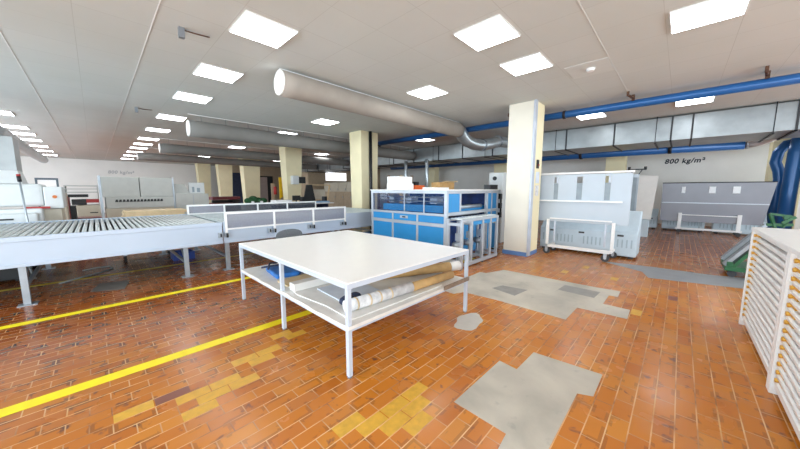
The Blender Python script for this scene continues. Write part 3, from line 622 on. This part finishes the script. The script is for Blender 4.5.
# on top of the machine
ZR = ZM+.021
t = thing('white_box_stack', (5.05, 4.8, ZR), 'two stacked white boxes on the blue machine roof', 'box')
for nm, a, c in (('lower_box', (5.10, 5.0, ZR), (5.72, 5.35, ZR+.15)), ('upper_box', (5.10, 5.01, ZR+.151), (5.68, 5.34, ZR+.32))): MB().box(a, c).build(nm, 'white', t, .006)
t = thing('orange_tool_case', (5.95, 4.85, ZR), 'orange case with black lid on the blue machine roof', 'case')
MB().box((5.80, 5.0, ZR), (6.18, 5.2, ZR+.11)).build('case_body', 'orange', t, .008); MB().box((5.82, 5.02, ZR+.111), (5.96, 5.18, ZR+.2)).build('lid_part', 'black', t)
lone(MB().box((5.6, 4.3, ZR), (6.3, 4.6, ZR+.05)), 'white_carton', 'laminate', 'flat white carton on the blue machine roof', 'box', bevel=.004)
t = thing('cardboard_box', (7.2, 5.2, ZR), 'open brown cardboard box at the rear of the machine roof', 'box')
b = MB(); b.box((6.6, 4.8, ZR), (7.3, 5.1, ZR+.2)); b.build('carton', 'kraft', t); MB().bar((7.31, 4.95, ZR+.202), (7.5, 4.95, ZR+.25), .28, .008).bar((6.95, 4.79, ZR+.204), (6.95, 4.66, ZR+.23), .6, .008).build('flap', 'kraftlight', t)
lone(MB().box((6.93, 3.48, ZR), (7.34, 3.66, ZR+.12)), 'black_junction_box', 'black', 'small black box at the right end of the machine roof', 'box', bevel=.006)
t = thing('control_cabinet', (8.6, 4.3, 1.9), 'white control cabinet with black round dial behind the blue machine', 'control cabinet')
MB().box((8.35, 3.8, 0), (8.7, 4.25, 2.1)).build('cabinet_body', 'offw', t, .01); MB().cyl((8.32, 4.06, 1.93), (8.35, 4.06, 1.93), .06, 16).build('dial', 'black', t); MB().box((8.335, 3.82, .9), (8.35, 3.88, 1.4)).build('hinge', 'black', t)
t = thing('connector_rack', (7.6, 3.6, 0), 'slim black connector rack between the blue machine and the column', 'rack')
MB().box((7.42, 3.5, 0), (7.55, 3.62, 1.6)).build('upright', 'steel', t)
for z in (1.35, 1.1, .85): MB().box((7.44, 3.44, z), (7.55, 3.5, z+.14)).build('connector', 'black', t)
# ---------------------------------------------------------------- white screen trolley and white louvred tank
def caster(b, x, y, r=.08):
    b.cyl((x-.02, y, r+.0005), (x+.02, y, r+.0005), r, 16)
t = thing('screen_trolley', (7.9, 1.6, 0), 'white wheeled trolley holding a milky plastic sheet with three slots', 'trolley')
xt = 7.8
b = MB(); b.box((xt, .72, 1.96), (xt+.04, 2.72, 2.0)); b.box((xt-.03, .88, 1.31), (xt+.01, 2.58, 1.345)); b.build('sheet_rail', 'white', t, .003)
lean = Matrix.Translation((xt+.1, 0, 0))
def slab_with_slots(b, x, ya, yb, z0, z1, th, slots, sz0, sz1):
    ys = sorted([ya]+[v for s in slots for v in s]+[yb]); 
    for i in range(0, len(ys), 2): b.box((x, ys[i], z0), (x+th, ys[i+1], z1))
    for s in slots: b.box((x, s[0], z0), (x+th, s[1], sz0)); b.box((x, s[0], sz1), (x+th, s[1], z1))
b = MB(); slab_with_slots(b, xt+.05, (.75), 2.70, .82, 1.95, .02, [(1.12, 1.23), (1.66, 1.78), (2.17, 2.27)], 1.36, 1.9); b.build('plastic_sheet', 'milky', t)
b = MB()
for a, c in ((1.12, 1.23), (1.66, 1.78), (2.17, 2.27)): b.box((xt+.058, a+.001, 1.361), (xt+.062, c-.001, 1.75))
b.pieces('slot_window', 'slot', t)
b = MB()
for y in (2.34, 1.0): b.box((xt-.02, y-.03, .241), (xt+.04, y+.03, .87))
b.pieces('upright_post', 'white', t, .004)
b = MB()
for y in (2.2, 1.15): b.bar((xt+.07, y, .3), (xt+.085, y, 2.0), .035)
b.pieces('back_strut', 'tray', t)
b = MB(); b.box((xt-.02, 1.035, .17), (xt+.04, 2.305, .24)); b.box((xt-.01, 1.035, .88), (xt+.02, 2.305, .91)); b.box((xt+.045, 1.0, .17), (xt+.5, 1.06, .22)); b.box((xt+.045, 2.28, .17), (xt+.5, 2.34, .22)); b.pieces('base_rail', 'white', t, .003)
for x, y in ((xt-.02, 2.33), (xt-.05, 1.1), (xt+.46, 1.03), (xt+.46, 2.31)):
    b = MB(); caster(b, x, y); g = b.build('caster', 'rubber', t); MB().box((x-.035, y-.03, .1), (x-.022, y+.03, .17)).box((x+.022, y-.03, .1), (x+.035, y+.03, .17)).cyl((x-.025, y, .08), (x+.025, y, .08), .03, 10).build('caster_fork', 'alu', g)
def louvre_tank(x0, x1, ya, yb, ztop_f, ztop_b, label, group=None):
    t = thing('louvred_container', (x0, ya, 0), label, 'container', group)
    b = MB(); mm = Matrix(((1, 0, 0, 0), (0, 0, 1, 0), (0, 1, 0, 0), (0, 0, 0, 1)))   # (x,z) prism along y
    b.prism([(x0, .05), (x1, .05), (x1, ztop_b), (x1-.12, ztop_b), (x0+.1, ztop_f+.05), (x0, ztop_f)], ya, yb, mm); b.build('shell', 'lou', t, .02)
    b = MB(); n = int((yb-ya)/.09)
    for i in range(n):
        y = ya+.08+i*(yb-ya-.1)/n
        if i % 7 in (5, 6): continue
        b.box((x0-.008, y, ztop_f*.42), (x0-.0005, y+.028, ztop_f*.74))
    b.pieces('louvre', 'louv', t)
    b = MB()
    for k in (.12, .5, .82): b.box((x0-.02, ya+(yb-ya)*k, ztop_f-.09), (x0-.001, ya+(yb-ya)*k+.12, ztop_f-.05))
    b.pieces('latch', 'rubber', t)
    b = MB()
    for y in (ya+.1, yb-.1):
        for x in (x0+.1, x1-.1): b.box((x-.05, y-.05, 0), (x+.05, y+.05, .05))
    b.pieces('skid', 'rubber', t)
louvre_tank(8.4, 9.1, .62, 2.7, .6, 1.08, 'pale blue louvred plastic container behind the white screen trolley')
# rack post and beige board
t = thing('forked_post', (9.5, .87, 0), 'tall grey perforated post with forked top right of the white trolley', 'post')
MB().box((9.5, .79, 0), (9.55, .93, 1.98)).build('post', 'steel', t); b = MB().bar((9.52, .66, 2.1), (9.52, 1.02, 2.1), .03).cyl((9.52, .68, 2.1), (9.52, .68, 2.17), .03, 8).cyl((9.52, 1.0, 2.1), (9.52, 1.0, 2.17), .03, 8).bar((9.52, .8, 1.98), (9.52, .74, 2.09), .02).bar((9.52, .92, 1.98), (9.52, .96, 2.09), .02); b.build('fork', 'black', t)
MB().box((9.49, .82, .9), (9.499, .9, 1.9)).build('perforated_strip', 'slot', t)
t = thing('leaning_board', (13.2, .8, 0), 'pale beige board leaning beside the grey panel trolley', 'board')
mm = Matrix(((0, 0, 1, 13.0), (1, 0, 0, 0), (0, 1, 0, 0), (0, 0, 0, 1)))
MB().prism([(1.06, .6), (.66, .58), (.57, 2.06), (1.14, 2.07)], 0, .03, mm).build('board', 'bpanel', t); MB().box((13.031, .75, 0), (13.08, .8, 1.9)).box((13.031, .98, 0), (13.08, 1.03, 1.9)).box((12.8, .7, 0), (13.03, 1.05, .58)).build('stand', 'lou', t)
# ---------------------------------------------------------------- grey panel trolley
t = thing('panel_trolley', (15, -.8, 0), 'wheeled trolley with a large grey acrylic panel near the right wall', 'trolley')
mm = Matrix(((0, 0, 1, 15.05), (1, 0, 0, 0), (0, 1, 0, 0), (0, 0, 0, 1)))
MB().prism([(.50, .42), (-2.02, .42), (-2.2, 1.84), (.52, 1.84)], 0, .03, mm).build('acrylic_panel', 'gpanel', t)
MB().box((15.03, -2.2, 1.83), (15.09, .52, 1.86)).build('top_edge', 'dark', t)
MB().box((15.0, -2.1, 1.1), (15.045, .5, 1.13)).pieces('cross_rail', 'alu', t)
b = MB()
for a, c in ((-.88, -.72), (-1.45, -1.28), (-.12, -.02)): b.box((15.035, a, 1.47), (15.049, c, 1.70))
b.pieces('label_sheet', 'gpale', t)
b = MB(); b.box((15.0, -.10, .201), (15.045, .0, .74)); b.box((15.0, -1.56, .201), (15.045, -1.46, .74)); b.pieces('upright_post', 'white', t, .004)
b = MB(); b.box((14.98, -1.6, .14), (15.045, .05, .2)); b.box((15.0, -1.46, .66), (15.03, -.1, .69)); b.box((15.1, -1.55, .14), (15.6, -1.5, .19)); b.box((15.1, -.1, .14), (15.6, -.05, .19)); b.box((15.045, -1.6, .14), (15.1, .05, .19)); b.pieces('base_rail', 'white', t, .003)
b = MB(); b.box((15.082, -.6, .2), (15.12, -.56, 1.83)); b.box((15.082, -1.4, .2), (15.12, -1.36, 1.83)); b.pieces('back_strut', 'slot', t)
for x, y in ((15.0, -.05), (15.0, -1.52), (15.55, -.07), (15.55, -1.52)):
    b = MB(); caster(b, x, y, .065); b.build('caster', 'rubber', t)
louvre_tank(15.65, 16.1, -2.2, -.95, .5, .8, 'pale louvred container behind the right half of the grey panel', 'louvred containers behind the grey panel')
louvre_tank(15.7, 16.3, -.75, .45, .5, .8, 'pale louvred container behind the left half of the grey panel', 'louvred containers behind the grey panel')
louvre_tank(15.7, 16.3, .6, 1.75, .5, .8, 'pale louvred container below the leaning beige board', 'louvred containers behind the grey panel')
# ---------------------------------------------------------------- green ramp truck and green stand
t = thing('ramp_truck', (8.6, -.9, 0), 'green wheeled truck with two sloping grey channels behind the tray racks', 'cart')
for x, dz in ((8.5, .04), (8.08, 0)):
    MB().bar((x, -.70, .20+dz), (x, -1.17, .91+dz), .2, .05).build('channel', 'steel', t)
    MB().bar((x, -.76, .13+dz), (x, -1.22, .85+dz), .25, .05).build('channel_bed', 'green', t)
MB().box((7.92, -1.5, .12), (8.7, -.70, .2)).box((7.94, -.8, .2), (8.0, -.72, .28)).box((7.96, -1.34, .2), (8.04, -1.26, .86)).box((8.56, -1.34, .2), (8.64, -1.26, .9)).build('chassis', 'green', t, .006)
for x, y in ((8.0, -.8), (8.6, -.8), (8.0, -1.42), (8.6, -1.42)):
    b = MB(); caster(b, x, y, .06); b.build('wheel', 'rubber', t)
b = MB(); b.bar((8.6, -1.3, .9), (8.55, -1.22, 1.16), .04).bar((8.55, -1.22, 1.16), (8.55, -1.45, 1.12), .04).bar((8.55, -1.45, 1.14), (8.6, -1.38, .92), .05).bar((8.6, -1.2, .95), (8.6, -1.5, .97), .05).bar((8.5, -1.36, 1.0), (8.5, -1.5, 1.12), .045).cyl((8.5, -1.42, 1.1), (8.62, -1.42, 1.1), .05, 12); b.build('winch_arm', 'green', t)
# ---------------------------------------------------------------- tray racks on the right
def tray_rack(x1, x0, label):
    t = thing('tray_rack', (x0, -.65, 0), label, 'tray rack', 'white tray racks at the right edge')
    yf, yb = -.65, -1.75
    MB().box((x0, yb, 1.135), (x1, yf+.022, 1.17)).build('top', 'white', t, .004)
    b = MB()
    for x in (x1-.05, x0+.005): 
        b.box((x, yf-.04, 0), (x+.045, yf+.018, 1.134)); b.box((x, yb, 0), (x+.045, yb+.04, 1.134)); b.box((x+.012, yb+.04, .08), (x+.03, yf-.04, 1.134))
    b.pieces('side_frame', 'white', t, .003)
    b = MB(); b.box((x0+.05, yf-.03, .06), (x1-.05, yf-.005, .1)); b.box((x0+.05, yb, .06), (x1-.05, yb+.02, 1.13)); b.box((x0+.05, yf-.03, 1.10), (x1-.05, yf-.005, 1.134)); b.pieces('cross_rail', 'white', t)
    n = 15; pitch = (1.10-.10)/n
    for i in range(n):
        z = .10+pitch*i
        mm = Matrix(((0, 0, 1, 0), (1, 0, 0, 0), (0, 1, 0, 0), (0, 0, 0, 1)))    # (y,z) profile along x
        b = MB(); b.prism([(yf-.05, z+.004), (yf+.004, z+.008), (yf+.006, z+.030), (yf-.006, z+.040), (yf-.05, z+.040)], x0+.052, x1-.052, mm); b.box((x0+.06, yb+.03, z+.006), (x1-.06, yf-.051, z+.016))
        d = b.build('tray', 'bpanel' if 0 else 'white', t)
        MB().cyl((x1-.13, yf-.02, z+.052), (x1-.13, yf+.012, z+.050), .013, 10, .017).box((x1-.23, yf-.06, z+.0405), (x1-.06, yf-.008, z+.064)).build('handle', 'gold', d)
    return t
tray_rack(5.25, 3.62, 'far white tray rack with brass stops at the right edge')
tray_rack(3.615, 1.98, 'near white tray rack cut by the right picture edge')
lone(MB().box((9.8, -2.75, 0), (10.7, -2.2, 1.02)).box((9.75, -2.8, 1.02), (10.75, -2.15, 1.06)), 'white_counter', 'offw', 'white low cabinet behind the tray racks at the right edge', 'cabinet', bevel=.006)
# ---------------------------------------------------------------- machines at the far left
t = thing('coating_machine', (-2, 10.6, 0), 'off-white machine with a long rounded hood left of the conveyor', 'machine')
MB().box((-5.6, 10.0, 1.24), (-.78, 10.9, 1.72)).build('hood', 'offw', t, .05)
h_ = MB().box((-.775, 9.98, 1.18), (-.50, 10.9, 1.66)).build('end_housing', 'offw', t, .02); MB().cyl((-.62, 9.955, 1.44), (-.62, 9.98, 1.44), .035, 14).build('emblem', 'dial', h_)
MB().box((-5.6, 9.75, .9), (-.8, 9.999, 1.2)).box((-5.6, 9.45, .6), (-.85, 9.75, 1.12)).build('lower_cover', 'offw', t, .03)
MB().box((-5.6, 10.0, .1), (-.55, 10.9, 1.17)).box((-5.6, 10.1, 0), (-.6, 10.8, .1)).build('base', 'beige', t)
MB().box((-5.5, 9.43, 1.0), (-1.15, 9.449, 1.03)).build('trim_strip', 'black', t)
MB().box((-1.05, 9.9, 1.19), (-.7, 9.97, 1.235)).build('grip', 'red', t)
t = thing('signal_pole', (-1.2, 9.38, 0), 'thin signal pole with black and red beacon before the off-white machine', 'signal lamp')
MB().cyl((-.95, 9.38, 0), (-1.0, 9.38, 1.75), .015, 8).build('pole', 'steel', t); bc = MB().cyl((-1.0, 9.38, 1.75), (-1.005, 9.38, 1.86), .03, 12).build('beacon', 'black', t); MB().cyl((-1.005, 9.38, 1.86), (-1.007, 9.38, 1.9), .028, 12).build('lens', 'red', bc)
t = thing('extraction_hood', (-1.3, 10.4, 1.7), 'galvanised extraction hood and duct rising from the off-white machine', 'extraction hood')
MB().box((-2.2, 10.2, 2.0), (-1.10, 10.9, 2.70)).build('riser', 'galv', t)
b = MB(); lo = rect(-2.4, 10.05, -1.04, 10.85); hi = rect(-2.2, 10.2, -1.10, 10.85); A = [b.bm.verts.new((x, y, 1.725)) for x, y in lo]; B = [b.bm.verts.new((x, y, 1.999)) for x, y in hi]
b.bm.faces.new(A[::-1]); b.bm.faces.new(B); [b.bm.faces.new((A[i], A[(i+1) % 4], B[(i+1) % 4], B[i])) for i in range(4)]; b.build('cone', 'offw', t)
pipe('round_wall_duct', [(-1.4, 10.55, 2.701), (-1.4, 10.6, 2.78), (-1.38, 10.8, 2.86), (-1.38, 11.2, 2.88), (-1.42, 20, 2.88)], .15, 'white round duct receding over the off-white machine', 'galvr', cat='air duct')
t = thing('red_printing_unit', (-.2, 13.3, 0), 'red and black machine unit with pale shelves beside the grey press', 'machine')
MB().box((-.62, 13.2, 0), (.08, 14, .7)).build('base', 'red', t); MB().box((-.62, 13.0, .7), (-.56, 13.9, 1.4)).build('side_plate', 'red', t)
MB().box((-.42, 13.0, .78), (.08, 13.8, 1.12)).build('drive_cover', 'beige', t, .02); MB().box((-.5, 13.05, 1.14), (-.2, 13.7, 1.3)).box((-.56, 13.02, 1.37), (-.15, 13.7, 1.45)).box((-.55, 13.1, .7), (-.44, 13.8, 1.1)).pieces('roller_housing', 'black', t)
MB().box((-.2, 13.02, 1.2), (.07, 13.6, 1.3)).build('arm', 'red', t)
MB().box((-.15, 12.99, .88), (0.02, 12.999, .91)).build('nameplate', 'black', t)
b = MB()
for z in (1.5, 1.6, 1.7): b.box((-.6, 13.1, z), (.08, 13.9, z+.03))
b.box((-.62, 13.1, 1.37), (-.6, 13.9, 1.73)); b.box((.06, 13.82, 1.13), (.08, 13.9, 1.73)); b.build('shelf', 'grey', t)
t = thing('side_cabinet', (-.7, 12.5, 0), 'narrow beige cabinet with brown edge between white and red machines', 'cabinet')
MB().box((-.83, 12.0, 0), (-.55, 12.6, 1.5)).build('cabinet_body', 'beige', t, .01); MB().box((-.84, 11.985, .1), (-.80, 12.0, 1.5)).build('edge', 'brown', t)
t = thing('grey_press', (1, 13.6, 0), 'large light grey press with a row of black vents behind the conveyor', 'machine')
MB().box((.16, 13.0, 1.36), (1.04, 14.4, 2.0)).build('upper_door', 'grey', t, .008); MB().box((1.06, 13.0, 1.36), (1.92, 14.4, 2.0)).build('upper_door', 'grey', t, .008)
MB().box((.22, 12.97, 1.0), (1.92, 14.4, 1.355)).build('vent_panel', 'grey', t, .006); MB().box((.2, 12.99, .05), (1.92, 14.4, .995)).build('lower_body', 'beige', t)
b = MB(); mm = Matrix(((1, 0, 0, 0), (0, 0, 1, 0), (0, 1, 0, 0), (0, 0, 0, 1)))
for i in range(14): x = .42+i*.086; b.prism([(x, 1.2), (x+.08, 1.2), (x+.072, 1.28), (x+.025, 1.28)], 12.955, 12.969, mm)
b.pieces('vent', 'black', t); MB().box((.1, 13.02, 0), (.155, 14.4, 2.03)).box((1.925, 13.02, 0), (1.97, 14.4, 2.02)).pieces('side_frame', 'steel', t)
t = thing('press_delivery', (2.4, 13.6, 0), 'lower grey delivery unit at the right side of the press', 'machine')
MB().box((1.98, 13.0, 0), (3.0, 14.3, 1.45)).build('body', 'grey', t, .01); MB().prism([(2.0, 0), (2.45, 0), (2.3, .35), (2.0, .35)], 0, .5, Matrix(((1, 0, 0, 0), (0, 0, 1, 13.2), (0, 1, 0, 1.451), (0, 0, 0, 1)))).build('hood', 'grey', t); MB().box((2.5, 12.99, .2), (2.52, 13.0, 1.4)).build('seam', 'steel', t)
t = thing('white_terminal', (2.6, 13.5, 1.451), 'small white printed panel standing on the grey delivery unit', 'terminal')
MB().box((2.46, 13.3, 1.4515), (2.95, 13.5, 1.86)).build('housing', 'offw', t, .01); MB().box((2.55, 13.29, 1.5), (2.62, 13.3, 1.7)).box((2.7, 13.29, 1.5), (2.8, 13.3, 1.66)).pieces('marking', 'slot', t)
t = thing('board_pile', (1.0, 10.6, 0), 'pile of pale wooden boards on a lifting table behind the rollers', 'boards')
MB().box((.3, 10.2, .0), (1.75, 11.0, .08)).box((.9, 10.4, .08), (1.1, 10.8, .7)).box((.3, 10.2, .7), (1.75, 11, .78)).build('lift_table', 'steel', t)
b = MB()
for i in range(7): b.box((.48+random.uniform(-.03, .03), 10.15+random.uniform(-.02, .02), .781+i*.037), (1.75+random.uniform(-.03, .03), 10.98, .781+i*.037+.034))
b.build('boards', 'wood', t)
# frame on far wall
t = thing('framed_panel', (-2, 26, 0), 'dark framed white panel standing before the back wall at far left', 'panel')
MB().box((-2.0, 24.0, 1.2), (-1.37, 24.03, 2.1)).build('panel', 'white', t)
b = MB(); b.box((-2.08, 23.98, 2.1), (-1.29, 24.05, 2.2)); b.box((-2.08, 23.98, 0), (-2.0, 24.05, 2.1)); b.box((-1.37, 23.98, 0), (-1.29, 24.05, 2.1)); b.build('frame', mat('grey blue frame', '55646f', .5), t)
# ---------------------------------------------------------------- middle background
t = thing('red_press_unit', (4, 15, 0), 'dark red machine with black rollers beyond the grey delivery unit', 'machine')
MB().box((3.55, 14.6, 0), (4.5, 15.4, 1.0)).box((3.5, 14.55, 1.15), (4.6, 15.3, 1.28)).build('body', 'dred', t); MB().cyl((3.5, 14.7, 1.08), (4.6, 14.7, 1.08), .06, 12).box((4.3, 14.56, 1.0), (4.6, 15.2, 1.14)).build('roller', 'black', t)
t = thing('covered_bench', (4.6, 13, 0), 'bench with dark green cloth heap and white rims behind the conveyor', 'bench')
MB().box((4.2, 12.7, 0), (5.3, 13.3, 1.02)).build('bench_body', 'offw', t)
b = MB()
for x, r_, in ((4.4, .14), (4.6, .17), (4.8, .16), (5.02, .14)): b.ball((x, 13.0, 1.13+.06*(x == 4.6)), r_, (1.1, 1, .85), 14)
b.build('cloth', 'dgreen', t); MB().cyl((4.45, 12.62, 1.021), (4.45, 12.62, 1.12), .055, 12).build('cup', 'white', t); MB().cyl((4.8, 12.62, 1.021), (4.8, 12.62, 1.12), .055, 12).build('cup', 'white', t); MB().box((4.3, 12.5, .96), (5.0, 12.7, 1.02)).build('ledge', 'offw', t)
t = thing('control_desk', (5.6, 11, 0), 'long white desk with papers and dark trays beyond the conveyor guard', 'desk')
MB().box((4.55, 10.6, 1.02), (7.0, 11.5, 1.06)).build('desk_top', 'offw', t, .004); MB().box((4.7, 10.8, 0), (4.75, 11.4, 1.02)).box((6.8, 10.8, 0), (6.85, 11.4, 1.02)).box((4.76, 11.3, .1), (6.79, 11.34, 1.02)).pieces('desk_frame', 'navy', t)
t = thing('white_printer', (4.9, 11, 1.06), 'low white printer on the left of the long desk', 'printer')
MB().box((4.62, 10.8, 1.0605), (5.25, 11.3, 1.2)).build('housing', 'white', t, .02); MB().box((4.75, 10.78, 1.08), (5.1, 10.8, 1.11)).build('slot', 'rubber', t)
t = thing('black_monitor', (5.6, 11.1, 1.06), 'black monitor on the long desk below the cream column', 'monitor')
MB().box((5.42, 11.1, 1.16), (5.75, 11.14, 1.36)).build('screen', 'black', t); MB().box((5.57, 11.141, 1.061), (5.61, 11.16, 1.3)).box((5.47, 11.08, 1.0605), (5.71, 11.2, 1.07)).build('stand', 'black', t)
t = thing('desk_chair', (6.5, 12.3, 0), 'tall black chair with tapered back behind the long desk', 'chair')
MB().prism([(6.5, 1.0), (7.15, 1.0), (6.98, 1.82), (6.68, 1.82)], 12.3, 12.36, Matrix(((1, 0, 0, 0), (0, 0, 1, 0), (0, 1, 0, 0), (0, 0, 0, 1)))).build('backrest', 'black', t, .02); MB().box((6.5, 11.8, .82), (7.1, 12.35, .9)).build('seat', 'black', t, .02)
MB().cyl((6.8, 12.1, .04), (6.8, 12.1, .82), .04, 10).build('pedestal', 'steel', t); MB().cyl((6.8, 12.1, 0), (6.8, 12.1, .04), .25, 18).build('base', 'black', t)
t = thing('drafting_stand', (7.6, 12.4, 0), 'pale wooden framed board stand behind the black chair', 'stand')
b = MB(); b.bar((7.0, 12.7, 1.82), (8.15, 12.7, 1.82), .05).bar((8.15, 12.7, 1.82), (7.8, 12.7, 0), .06).bar((7.05, 12.7, 1.8), (7.05, 12.7, 0), .05).bar((7.05, 12.7, 1.1), (7.85, 12.7, 1.1), .05); b.build('frame', 'wood', t); MB().box((7.08, 12.705, 1.13), (7.9, 12.72, 1.6)).build('board', 'beige', t)
t = thing('blue_tray', (6.3, 10.85, 1.061), 'wide shallow light blue tray on the right of the long desk', 'tray')
b = MB(); b.box((5.95, 10.7, 1.0605), (6.85, 11.0, 1.075)); b.box((5.95, 10.7, 1.075), (6.85, 10.715, 1.12)); b.box((5.95, 10.985, 1.075), (6.85, 11.0, 1.12)); b.box((5.95, 10.715, 1.075), (5.965, 10.985, 1.12)); b.box((6.835, 10.715, 1.075), (6.85, 10.985, 1.12)); b.build('tray_body', mat('light blue plastic', '8fb0cc', .5), t)
for x, l in ((5.85, 'black binder box standing beside the monitor'), (6.9, 'small black bin at the right end of the long desk')):
    lone(MB().box((x, 11.15, 1.0605), (x+.12, 11.4, 1.3)), 'desk_box', 'black', l, 'box', bevel=.01)
t = thing('column_control_box', (6.7, 13.3, 1.6), 'grey control box with small monitor mounted on a cream column', 'control box')
MB().box((6.5, 13.2, 1.85), (6.8, 13.49, 2.25)).build('housing', 'offw', t, .01); MB().box((6.82, 13.22, 1.9), (7.15, 13.28, 2.2)).build('screen', 'black', t); MB().box((6.78, 13.29, 2.0), (7.0, 13.33, 2.05)).build('bracket', 'steel', t)
lone(MB().box((6.42, 14.5, 1.2), (6.56, 14.55, 2.2)).box((6.42, 14.5, 0), (6.45, 14.55, 1.2)), 'yellow_post', 'yel', 'bright yellow upright strip left of the cream column with the control box', 'post')
t = thing('fire_extinguisher', (6.28, 14.7, 0), 'red fire extinguisher beside the yellow strip', 'fire extinguisher')
MB().cyl((6.28, 14.7, 1.35), (6.28, 14.7, 1.68), .075, 16).ball((6.28, 14.7, 1.68), .075).build('cylinder', 'red', t); MB().box((6.12, 14.78, 0), (6.28, 14.82, 1.9)).build('mounting_post', 'cab', t)
# cupboards
t = thing('beige_cupboard', (12, 16, 0), 'row of beige cupboards beyond the desk left of the downpipe column', 'cupboard')
MB().box((12.0, 15.0, 0), (12.6, 19.8, 1.45)).build('carcass', 'cab', t, .01); 
for i in range(5):
    d_ = MB().box((11.98, 15.05+i*.95, .1), (11.999, 15.96+i*.95, 1.4)).build('door', 'cab', t); MB().box((11.95, 15.12+i*.95, 1.0), (11.98, 15.14+i*.95, 1.15)).build('handle', 'steel', d_)
t = thing('upper_cupboard', (12, 17, 1.46), 'second tier of beige cupboards stacked on the lower row', 'cupboard')
MB().box((12.0, 15.6, 1.451), (12.6, 19.4, 2.1)).build('carcass', 'beige', t, .01)
for i in range(4):
    d_ = MB().box((11.98, 15.65+i*.94, 1.5), (11.999, 16.56+i*.94, 2.06)).build('door', 'beige', t); MB().box((11.95, 15.72+i*.94, 1.55), (11.98, 15.74+i*.94, 1.7)).build('handle', 'steel', d_)
struct(MB().box((11.2, 20.3, 0), (11.35, 22.0, H)).box((11.35, 20.3, 0), (X1, 20.5, 2.3)).box((11.35, 20.3, 2.95), (X1, 20.5, H)).box((14.7, 20.3, 2.3), (X1, 20.5, 2.95)).box((11.35, 20.3, 2.3), (12.7, 20.5, 2.95)).build('wall_inner', 'cab'))
struct(MB().box((12.7, 20.35, 2.3), (14.7, 20.45, 2.95)).build('window_1', 'lit'))
# leaning boards behind machine
for x, y, l, m in ((8.0, 8.3, 'brown plank leaning behind the blue machine left of the white boxes', 'dwood'), (8.3, 7.9, 'pale plank leaning behind the blue machine', 'wood'), (8.6, 7.6, 'dark plank beside the pale plank', 'brown')):
    lone(MB().bar((x, y, 0), (x+.1, y+.1, 2.15), .14, .03), 'leaning_plank', m, l, 'plank', 'planks behind the machine')
